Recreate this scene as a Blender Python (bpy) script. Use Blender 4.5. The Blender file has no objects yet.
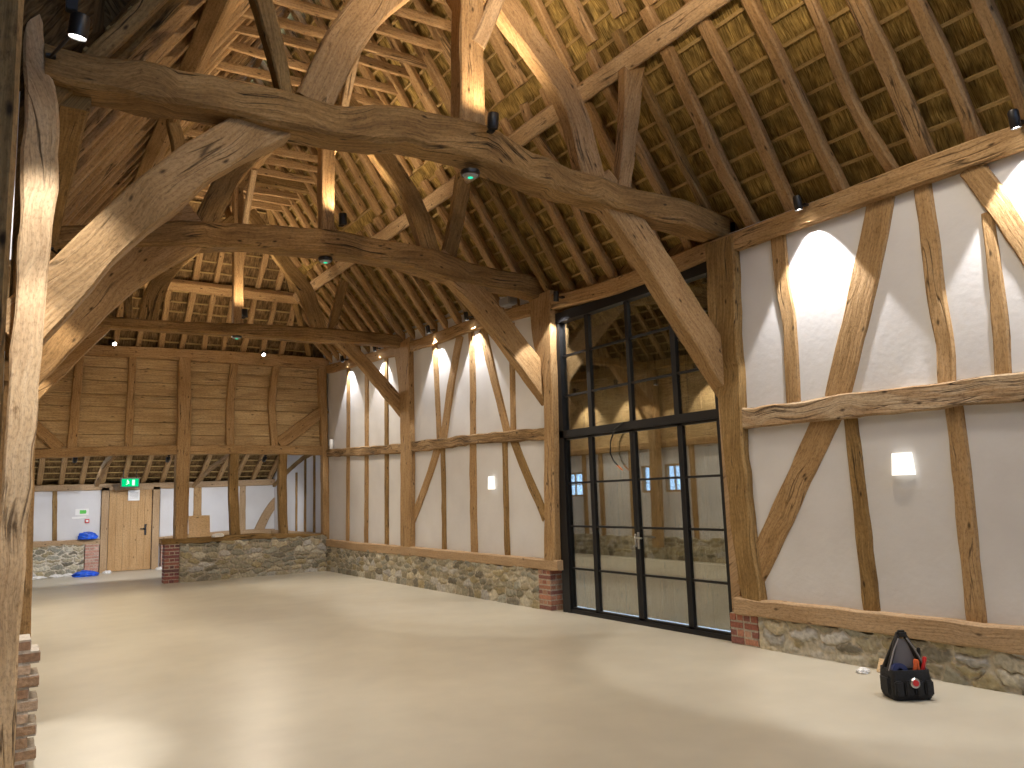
import bpy, bmesh, math, random
import numpy as np
from mathutils import Vector, Matrix
random.seed(7)
RNG = np.random.RandomState(11)
scn = bpy.context.scene
COL = scn.collection
R = math.radians

# ------------------------------------------------------------------ data (metres; x across, y along the barn, z up)
# name, label, axis the front face looks along, depth, material, group, roughness of the outline, [(x, y, z, width)...]
TIMBERS = [
 ('wall_stud','slim bowed oak stud beside the glazed doors, above the weathered rail',0,0.14,'oak','studs and braces of the right wall',0.006,[(6.620,5.140,4.118,0.182),(6.620,5.135,3.656,0.178),(6.620,5.090,3.236,0.165),(6.620,5.105,2.834,0.178),(6.620,5.121,2.417,0.165)]),
 ('wall_brace','wide leaning oak brace above the weathered rail, lit by a plate spotlight',0,0.16,'oak','studs and braces of the right wall',0.006,[(6.630,4.003,4.114,0.269),(6.630,4.174,3.604,0.281),(6.630,4.399,3.000,0.275),(6.630,4.626,2.416,0.268)]),
 ('wall_stud','oak stud above the rail, right of the wide lit brace',0,0.14,'oak','studs and braces of the right wall',0.006,[(6.620,3.619,4.109,0.161),(6.620,3.601,3.624,0.168),(6.620,3.596,3.102,0.166),(6.620,3.570,2.714,0.157),(6.620,3.595,2.407,0.150)]),
 ('wall_brace','wide steep oak brace falling from the wall plate at the right edge of the photo',0,0.18,'oak','studs and braces of the right wall',0.006,[(6.620,3.188,4.096,0.186),(6.620,2.979,3.654,0.193),(6.620,2.768,3.136,0.194),(6.620,2.635,2.792,0.192)]),
 ('wall_stud','slim oak stud tucked under the steep brace near the right edge',0,0.13,'oak','studs and braces of the right wall',0.006,[(6.615,3.124,3.683,0.097),(6.615,3.119,3.318,0.104),(6.615,3.118,2.913,0.126),(6.615,3.146,2.393,0.133)]),
 ('wall_brace','wide leaning oak brace under the weathered rail, running down to the door post',0,0.16,'oak','studs and braces of the right wall',0.006,[(6.630,4.729,2.258,0.285),(6.630,5.016,1.841,0.275),(6.630,5.293,1.414,0.282),(6.630,5.594,0.967,0.284),(6.630,5.878,0.570,0.287)]),
 ('wall_stud','slim dark oak stud under the rail, left of the large wall light',0,0.14,'oak_dark','studs and braces of the right wall',0.006,[(6.620,4.506,2.235,0.143),(6.620,4.497,1.723,0.152),(6.620,4.482,1.186,0.160),(6.620,4.469,0.455,0.167)]),
 ('wall_stud','oak stud under the rail, right of the large wall light',0,0.14,'oak','studs and braces of the right wall',0.006,[(6.620,3.550,2.211,0.146),(6.620,3.550,1.682,0.153),(6.620,3.556,1.125,0.159),(6.620,3.560,0.442,0.157)]),
 ('mid_rail','thick weathered silvery oak rail across the near bay of the right wall',0,0.20,'oak_grey',None,0.012,[(6.590,5.712,2.310,0.218),(6.590,5.107,2.305,0.214),(6.590,4.346,2.303,0.224),(6.590,3.614,2.295,0.205),(6.590,2.969,2.292,0.218),(6.590,2.470,2.286,0.224)]),
 ('sill_beam','pale oak sill beam on the low stone wall right of the glazed doors',0,0.24,'oak_new',None,0.006,[(6.590,5.953,0.390,0.172),(6.590,4.627,0.395,0.175),(6.590,3.173,0.396,0.197),(6.590,2.129,0.401,0.205)]),
 ('wall_post','stout rough oak post right of the glazed doors',0,0.30,'oak_dark',None,0.014,[(6.620,5.863,4.242,0.412),(6.620,5.873,3.501,0.387),(6.620,5.865,2.416,0.307),(6.620,5.850,1.680,0.270),(6.620,5.808,0.963,0.265),(6.620,5.755,0.478,0.248)]),
 ('wall_post','oak post left of the glazed doors with a flared head',0,0.28,'oak',None,0.006,[(6.610,9.284,4.440,0.529),(6.610,9.273,3.819,0.465),(6.610,9.169,3.266,0.242),(6.610,9.180,2.627,0.230),(6.610,9.240,1.652,0.240),(6.610,9.297,0.718,0.251)]),
 ('wall_post','oak post with a flared head between the two far bays of the right wall',0,0.26,'oak',None,0.006,[(6.600,14.057,4.582,0.717),(6.600,13.982,3.960,0.536),(6.600,13.935,3.276,0.449),(6.600,13.951,2.134,0.447),(6.600,13.998,0.736,0.442)]),
 ('wall_stud','thin lit oak stud left of the leaning lit brace in the middle bay',0,0.12,'oak','studs and braces of the middle right bay',0.006,[(6.610,12.804,4.328,0.196),(6.610,12.755,3.605,0.175),(6.610,12.701,2.592,0.173)]),
 ('wall_brace','lit oak brace leaning left over the middle bay rail',0,0.12,'oak','studs and braces of the middle right bay',0.006,[(6.610,11.858,4.319,0.227),(6.610,12.182,3.617,0.234),(6.610,12.527,2.632,0.238)]),
 ('wall_stud','upper oak stud at the centre of the middle right bay',0,0.12,'oak','studs and braces of the middle right bay',0.006,[(6.610,11.456,4.313,0.185),(6.610,11.451,3.431,0.184),(6.610,11.496,2.570,0.184)]),
 ('wall_brace','lit oak brace leaning right over the middle bay rail',0,0.12,'oak','studs and braces of the middle right bay',0.006,[(6.610,11.075,4.291,0.226),(6.610,10.828,3.590,0.205),(6.610,10.562,2.918,0.186),(6.610,10.435,2.564,0.185)]),
 ('wall_stud','thin lit oak stud right of the leaning lit brace in the middle bay',0,0.12,'oak','studs and braces of the middle right bay',0.006,[(6.610,10.192,4.199,0.144),(6.610,10.229,3.345,0.143),(6.610,10.248,2.563,0.141)]),
 ('mid_rail','gnarled cracked oak rail across the middle bay of the right wall',0,0.17,'oak_rail',None,0.014,[(6.585,13.864,2.555,0.208),(6.585,12.548,2.537,0.193),(6.585,11.477,2.525,0.164),(6.585,10.388,2.490,0.183),(6.585,9.316,2.448,0.170)]),
 ('wall_brace','oak brace under the middle bay rail falling left to the far post',0,0.12,'oak','studs and braces of the middle right bay',0.006,[(6.610,12.765,2.472,0.228),(6.610,13.143,1.972,0.207),(6.610,13.890,1.141,0.209)]),
 ('wall_stud','thin oak stud under the middle bay rail beside the left falling brace',0,0.12,'oak_dark','studs and braces of the middle right bay',0.006,[(6.610,12.572,2.460,0.152),(6.610,12.575,1.552,0.151),(6.610,12.593,0.728,0.150)]),
 ('wall_stud','oak stud under the rail left of the small wall light',0,0.12,'oak','studs and braces of the middle right bay',0.006,[(6.610,11.502,2.471,0.217),(6.610,11.534,1.539,0.215),(6.610,11.544,0.703,0.214)]),
 ('wall_stud','oak stud under the rail right of the small wall light',0,0.12,'oak_dark','studs and braces of the middle right bay',0.006,[(6.610,10.502,2.430,0.146),(6.610,10.526,1.527,0.145),(6.610,10.532,0.699,0.144)]),
 ('wall_brace','oak brace under the middle bay rail falling right to the door post',0,0.12,'oak_dark','studs and braces of the middle right bay',0.006,[(6.610,10.244,2.411,0.182),(6.610,9.894,1.855,0.184),(6.610,9.491,1.289,0.174)]),
 ('sill_beam','pale oak sill beam on the stone plinth of the far right bays',0,0.24,'oak_new',None,0.006,[(6.590,18.331,0.646,0.160),(6.590,16.235,0.614,0.176),(6.590,14.222,0.626,0.168),(6.590,11.200,0.621,0.156),(6.590,9.131,0.622,0.141)]),
 ('wall_stud','thin full height oak stud nearest the boarded end in the farthest right bay',0,0.10,'oak','studs of the farthest right bay',0.006,[(6.600,17.089,4.620,0.187),(6.600,17.143,2.719,0.185),(6.600,17.198,0.644,0.182)]),
 ('wall_stud','thin full height oak stud at the centre of the farthest right bay',0,0.10,'oak','studs of the farthest right bay',0.006,[(6.600,16.024,4.587,0.191),(6.600,16.062,2.649,0.189),(6.600,16.129,0.659,0.186)]),
 ('wall_stud','thin full height oak stud nearest the flared post in the farthest right bay',0,0.10,'oak_dark','studs of the farthest right bay',0.006,[(6.600,14.982,4.565,0.182),(6.600,15.010,2.581,0.180),(6.600,15.062,0.676,0.177)]),
 ('mid_rail','rough oak rail across the farthest bay of the right wall',0,0.17,'oak_rail',None,0.012,[(6.585,18.412,2.723,0.177),(6.585,16.861,2.662,0.187),(6.585,15.456,2.600,0.185),(6.585,14.134,2.563,0.192)]),
 ('tie_beam','massive gnarled dark oak tie beam spanning the nearest truss',1,0.32,'oak_old',None,0.020,[(0.153,5.980,4.569,0.226),(0.489,5.980,4.583,0.263),(0.944,5.980,4.610,0.283),(1.274,5.980,4.618,0.289),(1.807,5.980,4.634,0.299),(2.173,5.980,4.628,0.288),(2.763,5.980,4.723,0.321),(3.189,5.980,4.734,0.331),(3.634,5.980,4.721,0.346),(4.159,5.980,4.607,0.274),(4.873,5.980,4.553,0.263),(5.411,5.980,4.508,0.248),(5.932,5.980,4.490,0.273),(6.603,5.980,4.437,0.225)]),
 ('crown_post','pale oak crown post standing on the nearest tie beam',1,0.20,'oak',None,0.006,[(3.433,5.960,4.885,0.268),(3.449,5.960,5.523,0.256),(3.467,5.960,6.119,0.238),(3.506,5.960,7.357,0.238)]),
 ('arch_brace','curved lit oak brace rising right of the nearest crown post',1,0.16,'oak',None,0.006,[(3.428,5.960,6.823,0.311),(3.851,5.960,6.256,0.300),(4.146,5.960,5.952,0.271),(4.485,5.960,5.600,0.270),(4.659,5.960,5.293,0.272),(4.824,5.960,4.682,0.301)]),
 ('arch_brace','very wide curved oak brace rising left of the nearest crown post',1,0.14,'oak',None,0.006,[(1.993,5.950,4.789,0.309),(2.126,5.950,5.095,0.298),(2.251,5.950,5.372,0.314),(2.447,5.950,5.717,0.301),(2.835,5.950,6.223,0.378),(3.319,5.950,6.781,0.389)]),
 ('queen_strut','short upright oak strut under the purlin on the nearest tie beam',1,0.14,'oak',None,0.006,[(5.446,5.940,6.089,0.275),(5.379,5.940,5.626,0.224),(5.296,5.940,5.115,0.170),(5.211,5.940,4.648,0.160)]),
 ('queen_strut','dark leaning oak strut at the left of the nearest tie beam',1,0.14,'oak_dark',None,0.006,[(1.497,5.940,5.733,0.155),(1.577,5.940,5.505,0.155),(1.652,5.940,5.241,0.138),(1.763,5.940,4.785,0.098)]),
 ('arch_brace','great curved oak brace from the nearest left post up to the tie beam',1,0.22,'oak',None,0.006,[(0.032,6.020,2.733,0.330),(0.168,6.020,2.913,0.319),(0.336,6.020,3.148,0.296),(0.515,6.020,3.401,0.274),(0.750,6.020,3.692,0.306),(0.932,6.020,3.884,0.314),(1.132,6.020,4.114,0.294),(1.397,6.020,4.343,0.303),(1.686,6.020,4.568,0.328)]),
 ('arch_brace','long straight oak brace from the right door post up to the nearest tie beam',1,0.20,'oak',None,0.006,[(4.944,6.010,4.675,0.360),(5.293,6.010,4.337,0.342),(5.619,6.010,3.977,0.339),(5.965,6.010,3.559,0.370),(6.296,6.010,3.169,0.373),(6.629,6.010,2.772,0.346),(6.991,6.010,2.380,0.352)]),
 ('wall_post','pale weathered oak post at the left edge, brightly lit from above',1,0.28,'oak_pale',None,0.012,[(0.044,5.960,5.192,0.098),(0.065,5.960,4.693,0.121),(0.126,5.960,4.076,0.210),(0.121,5.960,3.061,0.175),(0.095,5.960,2.162,0.170),(0.080,5.960,1.308,0.155),(0.066,5.960,0.526,0.168),(0.061,5.960,-0.005,0.189)]),
 ('tie_beam','dark cambered oak tie beam spanning the middle truss',1,0.28,'oak_old',None,0.014,[(0.340,9.420,4.417,0.233),(0.974,9.420,4.535,0.266),(1.688,9.420,4.654,0.299),(2.424,9.420,4.736,0.288),(3.285,9.420,4.795,0.335),(3.724,9.420,4.795,0.316),(4.335,9.420,4.768,0.316),(4.877,9.420,4.703,0.369),(5.434,9.420,4.639,0.286),(6.365,9.420,4.591,0.316),(6.601,9.420,4.581,0.289)]),
 ('crown_post','oak crown post standing on the middle tie beam',1,0.18,'oak',None,0.006,[(3.325,9.410,4.956,0.168),(3.324,9.410,6.076,0.176),(3.321,9.410,7.231,0.187)]),
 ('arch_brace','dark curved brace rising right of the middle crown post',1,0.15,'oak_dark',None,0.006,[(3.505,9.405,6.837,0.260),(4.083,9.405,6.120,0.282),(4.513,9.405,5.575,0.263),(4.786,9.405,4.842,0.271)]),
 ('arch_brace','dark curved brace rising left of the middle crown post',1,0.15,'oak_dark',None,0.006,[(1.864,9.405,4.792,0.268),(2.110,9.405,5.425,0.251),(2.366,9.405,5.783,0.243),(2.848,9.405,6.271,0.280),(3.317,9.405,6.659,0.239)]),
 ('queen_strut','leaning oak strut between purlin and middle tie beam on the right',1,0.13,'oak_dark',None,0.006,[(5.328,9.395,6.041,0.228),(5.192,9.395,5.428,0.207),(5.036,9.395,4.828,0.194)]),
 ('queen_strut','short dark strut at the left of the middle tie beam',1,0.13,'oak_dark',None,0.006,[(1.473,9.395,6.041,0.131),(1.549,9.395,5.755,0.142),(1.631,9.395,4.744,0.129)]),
 ('arch_brace','curved oak brace from the middle left post up to its tie beam',1,0.22,'oak',None,0.006,[(0.039,9.430,2.898,0.452),(0.267,9.430,3.197,0.439),(0.547,9.430,3.588,0.465),(0.906,9.430,4.059,0.494),(1.282,9.430,4.429,0.538),(1.783,9.430,4.819,0.522)]),
 ('arch_brace','straight oak brace from the left door post up to the middle tie beam',1,0.18,'oak',None,0.006,[(4.886,9.410,4.791,0.323),(5.342,9.410,4.461,0.334),(5.762,9.410,4.050,0.350),(6.154,9.410,3.623,0.353),(6.571,9.410,3.149,0.366),(6.932,9.410,2.725,0.384)]),
 ('wall_post','oak post on the left wall under the middle tie beam',1,0.26,'oak',None,0.006,[(0.110,9.410,4.499,0.219),(0.136,9.410,3.715,0.216),(0.172,9.410,2.496,0.212),(0.207,9.410,1.129,0.208),(0.223,9.410,0.375,0.205)]),
 ('tie_beam','slim oak tie beam spanning the farthest truss',1,0.24,'oak_old',None,0.006,[(0.409,14.220,4.525,0.173),(1.280,14.220,4.572,0.180),(2.440,14.220,4.594,0.180),(3.572,14.220,4.635,0.217),(4.622,14.220,4.649,0.269),(6.054,14.220,4.662,0.245),(6.730,14.220,4.629,0.241)]),
 ('crown_post','brightly lit crown post standing on the farthest tie beam',1,0.16,'oak',None,0.006,[(3.409,14.210,4.742,0.179),(3.395,14.210,6.065,0.173),(3.374,14.210,7.589,0.175)]),
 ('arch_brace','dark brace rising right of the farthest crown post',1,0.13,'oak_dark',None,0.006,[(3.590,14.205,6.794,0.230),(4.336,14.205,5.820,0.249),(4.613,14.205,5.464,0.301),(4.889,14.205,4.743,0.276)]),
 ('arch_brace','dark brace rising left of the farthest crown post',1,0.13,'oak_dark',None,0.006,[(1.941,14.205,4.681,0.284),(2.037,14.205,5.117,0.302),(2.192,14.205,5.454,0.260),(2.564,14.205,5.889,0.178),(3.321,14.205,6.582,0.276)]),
 ('queen_strut','thin leaning strut at the right of the farthest tie beam',1,0.11,'oak_dark',None,0.006,[(5.358,14.195,5.714,0.178),(5.109,14.195,4.743,0.156)]),
 ('queen_strut','stubby dark strut at the left of the farthest tie beam',1,0.11,'oak_dark',None,0.006,[(1.585,14.195,5.507,0.135),(1.677,14.195,4.674,0.119)]),
 ('arch_brace','straight oak brace from the far flared post up to the farthest tie beam',1,0.16,'oak',None,0.006,[(5.129,14.220,4.764,0.256),(5.491,14.220,4.438,0.231),(5.810,14.220,4.141,0.222),(6.165,14.220,3.763,0.252),(6.536,14.220,3.359,0.262),(6.808,14.220,3.053,0.264)]),
 ('arch_brace','oak brace from the farthest left post up to its tie beam',1,0.16,'oak',None,0.006,[(0.274,14.220,3.394,0.430),(0.759,14.220,3.934,0.329),(1.308,14.220,4.508,0.190)]),
 ('wall_post','oak post on the left wall under the farthest tie beam',1,0.24,'oak',None,0.006,[(0.114,14.220,4.521,0.195),(0.150,14.220,3.261,0.205),(0.192,14.220,1.767,0.202),(0.238,14.220,0.317,0.187)]),
 ('end_plate','heavy oak plate along the top of the boarded end wall',1,0.26,'oak',None,0.006,[(0.182,18.530,4.827,0.201),(1.359,18.530,4.865,0.220),(3.198,18.530,4.884,0.255),(4.927,18.530,4.889,0.280),(6.647,18.530,4.883,0.257)]),
 ('end_rail','long oak rail along the foot of the boarded end wall',1,0.20,'oak',None,0.006,[(0.177,18.530,2.709,0.175),(0.563,18.530,2.714,0.188),(1.710,18.530,2.765,0.195),(3.191,18.530,2.800,0.204),(4.514,18.530,2.808,0.202),(6.580,18.530,2.790,0.214)]),
 ('end_post','stout full height oak post at the centre of the boarded end frame',1,0.26,'oak','uprights of the boarded end frame',0.006,[(3.300,18.510,4.782,0.247),(3.325,18.510,3.441,0.275),(3.313,18.510,2.148,0.272),(3.316,18.510,0.923,0.260)]),
 ('end_stud','oak stud over the rail nearest the left of the boarded end wall',1,0.12,'oak','uprights of the boarded end frame',0.006,[(1.274,18.500,4.787,0.163),(1.237,18.500,3.810,0.170),(1.195,18.500,2.790,0.177)]),
 ('end_stud','oak stud on the boarding left of the stout central post',1,0.12,'oak','uprights of the boarded end frame',0.006,[(2.269,18.500,4.790,0.145),(2.259,18.500,3.847,0.144),(2.241,18.500,2.834,0.152)]),
 ('end_stud','bowed oak stud on the boarding right of the stout central post',1,0.12,'oak','uprights of the boarded end frame',0.006,[(4.379,18.500,4.791,0.175),(4.304,18.500,3.920,0.174),(4.309,18.500,2.864,0.173)]),
 ('end_stud','crooked oak stud on the boarding beside the right corner brace',1,0.12,'oak','uprights of the boarded end frame',0.006,[(5.331,18.500,4.803,0.161),(5.233,18.500,3.954,0.161),(5.300,18.500,2.868,0.160)]),
 ('end_post','slim oak corner post where the boarded end meets the right wall',1,0.20,'oak','uprights of the boarded end frame',0.006,[(6.411,18.500,4.765,0.173),(6.460,18.500,3.513,0.172),(6.496,18.500,2.327,0.146),(6.513,18.500,0.745,0.157)]),
 ('end_brace','oak brace rising across the boarding to the right corner post',1,0.10,'oak','uprights of the boarded end frame',0.006,[(5.429,18.500,2.962,0.291),(5.979,18.500,3.377,0.283),(6.489,18.500,3.783,0.264)]),
 ('end_brace','oak brace sloping down to the rail at the left of the boarding',1,0.10,'oak','uprights of the boarded end frame',0.006,[(0.204,18.500,3.596,0.232),(0.611,18.500,3.207,0.209),(0.974,18.500,2.831,0.231)]),
 ('end_post','dark oak post on the dwarf wall, right of the leaning plywood panel',1,0.18,'oak_dark','uprights of the boarded end frame',0.006,[(4.409,18.530,2.753,0.196),(4.399,18.530,1.910,0.194),(4.457,18.530,0.880,0.203)]),
 ('end_post','dark oak post on the dwarf wall nearest the right corner',1,0.18,'oak_dark','uprights of the boarded end frame',0.006,[(5.497,18.530,2.754,0.185),(5.491,18.530,1.884,0.184),(5.532,18.530,0.866,0.183)]),
 ('sill_beam','dark oak sill along the top of the stone dwarf wall',1,0.30,'oak_dark',None,0.006,[(2.952,18.530,0.861,0.124),(3.896,18.530,0.859,0.128),(4.964,18.530,0.870,0.121),(6.463,18.530,0.783,0.115)]),
 ('aisle_plate','pale oak plate over the white panels of the aisle wall',1,0.20,'oak_new',None,0.006,[(0.015,23.020,2.118,0.143),(1.270,23.020,2.137,0.148),(4.065,23.020,2.152,0.159),(7.315,23.020,2.199,0.172)]),
 ('sill_beam','pale oak sill on the aisle stone wall left of the exit door',1,0.24,'oak_new',None,0.006,[(0.076,23.020,0.795,0.140),(1.108,23.020,0.781,0.145),(2.179,23.020,0.767,0.149)]),
 ('aisle_stud','dark stud between the two white panels left of the exit door',1,0.12,'oak_dark','timbers of the aisle wall',0.006,[(1.165,23.020,2.116,0.108),(1.206,23.020,0.821,0.107)]),
 ('aisle_stud','brown stud behind the leaning plywood panel on the aisle wall',1,0.12,'oak','timbers of the aisle wall',0.006,[(4.529,23.020,2.144,0.205),(4.534,23.020,0.680,0.204)]),
 ('aisle_stud','pale stud on the aisle wall beside the dark dwarf wall post',1,0.12,'oak_new','timbers of the aisle wall',0.006,[(5.718,23.020,2.202,0.163),(5.723,23.020,0.748,0.162)]),
 ('aisle_brace','curved pale brace in the right white panel of the aisle wall',1,0.12,'oak_new','timbers of the aisle wall',0.006,[(6.170,23.010,0.834,0.257),(6.359,23.010,1.254,0.240),(6.623,23.010,1.607,0.246),(6.977,23.010,1.921,0.210)]),
 ('sill_beam','pale oak sill at the foot of the right aisle panels',1,0.24,'oak_new',None,0.006,[(3.604,23.020,0.735,0.154),(5.640,23.020,0.808,0.163),(7.607,23.020,0.762,0.170)]),
]


# ------------------------------------------------------------------ helpers
def link(o):
    COL.objects.link(o)
    return o

def tag(o, label=None, cat=None, group=None, kind=None):
    if label: o['label'] = label
    if cat: o['category'] = cat
    if group: o['group'] = group
    if kind: o['kind'] = kind
    return o

def empty(name, loc=(0, 0, 0), rz=0.0):
    o = bpy.data.objects.new(name, None)
    o.location = loc
    o.rotation_euler = (0, 0, rz)
    o.empty_display_size = .1
    return link(o)

class MB:
    """collects geometry for ONE mesh object"""
    def __init__(s):
        s.v = []; s.f = []; s.uv = []; s.col = []
    def add(s, verts, faces, uvs=None, col=None):
        b = len(s.v)
        s.v += [tuple(p) for p in verts]
        if uvs is None: uvs = [(p[0] + p[1] * .37, p[2] + p[1] * .63) for p in verts]
        s.uv += uvs
        s.col += [col or (1, 1, 1, 1)] * len(verts) if not isinstance(col, list) else col
        s.f += [tuple(b + i for i in f) for f in faces]
    def box(s, c, d, rot=None, col=None, bev=0.0):
        x, y, z = d[0] / 2, d[1] / 2, d[2] / 2
        if bev <= 0:
            P = [(-x, -y, -z), (x, -y, -z), (x, y, -z), (-x, y, -z), (-x, -y, z), (x, -y, z), (x, y, z), (-x, y, z)]
            F = [(0, 3, 2, 1), (4, 5, 6, 7), (0, 1, 5, 4), (1, 2, 6, 5), (2, 3, 7, 6), (3, 0, 4, 7)]
        else:
            bm = bmesh.new(); bmesh.ops.create_cube(bm, size=1)
            for v in bm.verts: v.co = Vector((v.co.x * d[0], v.co.y * d[1], v.co.z * d[2]))
            bmesh.ops.bevel(bm, geom=list(bm.edges), offset=bev, segments=2, affect='EDGES')
            bm.verts.index_update()
            P = [tuple(v.co) for v in bm.verts]; F = [tuple(v.index for v in f.verts) for f in bm.faces]; bm.free()
        M = rot if rot is not None else Matrix.Identity(3)
        P = [tuple(M @ Vector(p) + Vector(c)) for p in P]
        s.add(P, F, col=col)
    def tube(s, pts, r, n=10, col=None, caps=True):
        pts = [Vector(p) for p in pts]
        rs = r if isinstance(r, (list, tuple)) else [r] * len(pts)
        V = []; U = []; L = 0
        up = Vector((0.13, 0.21, 1)).normalized()
        for i, p in enumerate(pts):
            t = (pts[min(i + 1, len(pts) - 1)] - pts[max(i - 1, 0)]).normalized()
            a = t.cross(up)
            if a.length < 1e-3: a = t.cross(Vector((1, 0, 0)))
            a.normalize(); b = a.cross(t)
            if i: L += (p - pts[i - 1]).length
            for k in range(n):
                q = 2 * math.pi * k / n
                V.append(p + a * math.cos(q) * rs[i] + b * math.sin(q) * rs[i]); U.append((L, k / n * rs[i] * 6.28))
        F = []
        for i in range(len(pts) - 1):
            for k in range(n):
                F.append((i * n + k, i * n + (k + 1) % n, (i + 1) * n + (k + 1) % n, (i + 1) * n + k))
        if caps:
            F.append(tuple(range(n))[::-1]); F.append(tuple((len(pts) - 1) * n + k for k in range(n)))
        s.add(V, F, U, col)
    def lathe(s, prof, c=(0, 0, 0), n=24, rot=None, col=None):
        M = rot if rot is not None else Matrix.Identity(3)
        V = []
        for r, z in prof:
            for k in range(n):
                q = 2 * math.pi * k / n
                V.append(tuple(M @ Vector((r * math.cos(q), r * math.sin(q), z)) + Vector(c)))
        F = []
        m = len(prof)
        for i in range(m - 1):
            for k in range(n):
                F.append((i * n + k, i * n + (k + 1) % n, (i + 1) * n + (k + 1) % n, (i + 1) * n + k))
        F.append(tuple(range(n))[::-1]); F.append(tuple((m - 1) * n + k for k in range(n)))
        s.add(V, F, col=col)
    def build(s, name, mat, parent=None, smooth=None, loc=None):
        me = bpy.data.meshes.new(name)
        me.from_pydata(s.v, [], s.f)
        uvl = me.uv_layers.new(name='UVMap')
        li = np.empty(len(me.loops), dtype=np.int32); me.loops.foreach_get('vertex_index', li)
        uv = np.array(s.uv, dtype=np.float32)[li]
        uvl.data.foreach_set('uv', uv.ravel())
        if any(c != (1, 1, 1, 1) for c in s.col):
            ca = me.color_attributes.new('Col', 'FLOAT_COLOR', 'POINT')
            ca.data.foreach_set('color', np.array(s.col, dtype=np.float32).ravel())
        if smooth is not None:
            me.polygons.foreach_set('use_smooth', [True] * len(me.polygons))
            me.set_sharp_from_angle(angle=R(smooth))
        me.update()
        o = bpy.data.objects.new(name, me)
        o.data.materials.append(mat)
        if loc: o.location = loc
        if parent: o.parent = parent
        return link(o)

def catmull(P, n):
    """P: list of vectors (any dim) -> n samples evenly spread in parameter"""
    P = np.array(P, float)
    if len(P) == 2:
        return [P[0] + (P[1] - P[0]) * t for t in np.linspace(0, 1, n)]
    d = np.concatenate([[0], np.cumsum(np.linalg.norm(np.diff(P[:, :3], axis=0), axis=1))])
    out = []
    for t in np.linspace(0, d[-1], n):
        i = min(max(np.searchsorted(d, t) - 1, 0), len(P) - 2)
        u = (t - d[i]) / max(d[i + 1] - d[i], 1e-9)
        p0, p1, p2, p3 = P[max(i - 1, 0)], P[i], P[i + 1], P[min(i + 2, len(P) - 1)]
        # gentle tension keeps uneven spacing from overshooting
        m1 = (p2 - p0) * .5 * min(1, (d[i + 1] - d[i]) / max(np.linalg.norm((p2 - p0)[:3]) * .5, 1e-6)); m2 = (p3 - p1) * .5 * min(1, (d[i + 1] - d[i]) / max(np.linalg.norm((p3 - p1)[:3]) * .5, 1e-6))
        h00 = 2*u**3-3*u**2+1; h10 = u**3-2*u**2+u; h01 = -2*u**3+3*u**2; h11 = u**3-u**2
        out.append(h00*p1 + h10*m1 + h01*p2 + h11*m2)
    return out

def wob(n, step, amp):
    """smooth random sequence"""
    m = max(3, int(n * step) + 3)
    k = RNG.uniform(-1, 1, m)
    x = np.linspace(0, m - 1.001, n); i = x.astype(int); u = x - i; u = u * u * (3 - 2 * u)
    return amp * (k[i] * (1 - u) + k[np.minimum(i + 1, m - 1)] * u)

def timber_mb(pts, depth, normal, rough=.006, ext=.03, step=.16, chamf=.018, mb=None):
    """old squared timber along pts [(x,y,z,width)]; normal = direction its front face looks"""
    P = [np.array(p, float) for p in pts]
    for a, b in ((0, 1), (-1, -2)):                      # run the ends a little into what they join
        d = P[a][:3] - P[b][:3]; P[a] = P[a].copy(); P[a][:3] += d / np.linalg.norm(d) * ext
    L = sum(np.linalg.norm(P[i + 1][:3] - P[i][:3]) for i in range(len(P) - 1))
    n = max(3, int(L / step) + 2)
    S = catmull(P, n)
    nv = Vector(normal).normalized()
    mb = mb or MB()
    w1, w2, w3, w4 = (wob(n, .5, rough) for _ in range(4))
    cf = wob(n, .4, .35)
    u0 = RNG.uniform(0, 50); v0 = RNG.uniform(0, 50)
    V = []; U = []; run = 0
    prev = None
    for i in range(n):
        c = Vector(S[i][:3]); w = S[i][3]
        t = Vector(S[min(i + 1, n - 1)][:3]) - Vector(S[max(i - 1, 0)][:3]); t.normalize()
        side = nv.cross(t).normalized(); nn = t.cross(side).normalized()
        if prev is not None: run += (c - prev).length
        prev = c
        a0, a1 = -w / 2 + w1[i], w / 2 + w2[i]; b0, b1 = -depth / 2 + w3[i] * .6, depth / 2 + w4[i] * .6
        k = chamf * (1 + cf[i]) * min(1, w / .12)
        ring = [(a0 + k, b0), (a1 - k, b0), (a1, b0 + k), (a1, b1 - k), (a1 - k, b1), (a0 + k, b1), (a0, b1 - k), (a0, b0 + k)]
        per = 0; q = None
        for s_, d_ in ring:
            if q: per += math.hypot(s_ - q[0], d_ - q[1])
            q = (s_, d_)
            V.append(c + side * s_ + nn * d_); U.append((u0 + run, v0 + per))
    m = 8; F = []
    for i in range(n - 1):
        for k in range(m):
            F.append((i * m + k, i * m + (k + 1) % m, (i + 1) * m + (k + 1) % m, (i + 1) * m + k))
    F.append(tuple(range(m))[::-1]); F.append(tuple((n - 1) * m + k for k in range(m)))
    mb.add(V, F, U)
    return mb

# ------------------------------------------------------------------ materials
def new_mat(name):
    m = bpy.data.materials.new(name); m.use_nodes = True
    nt = m.node_tree; nt.nodes.clear()
    return m, nt, nt.nodes, nt.links

def N(nt, typ, **kw):
    n = nt.nodes.new(typ)
    for k, v in kw.items():
        if k.startswith('i_'): n.inputs[k[2:].replace('_', ' ')].default_value = v
        else: setattr(n, k, v)
    return n

def ramp(nt, stops, src):
    r = nt.nodes.new('ShaderNodeValToRGB')
    e = r.color_ramp.elements
    while len(e) < len(stops): e.new(.5)
    for k, (p, c) in enumerate(stops):
        e[k].position = p; e[k].color = c if len(c) == 4 else (*c, 1)
    nt.links.new(src, r.inputs['Fac'])
    return r

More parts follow.
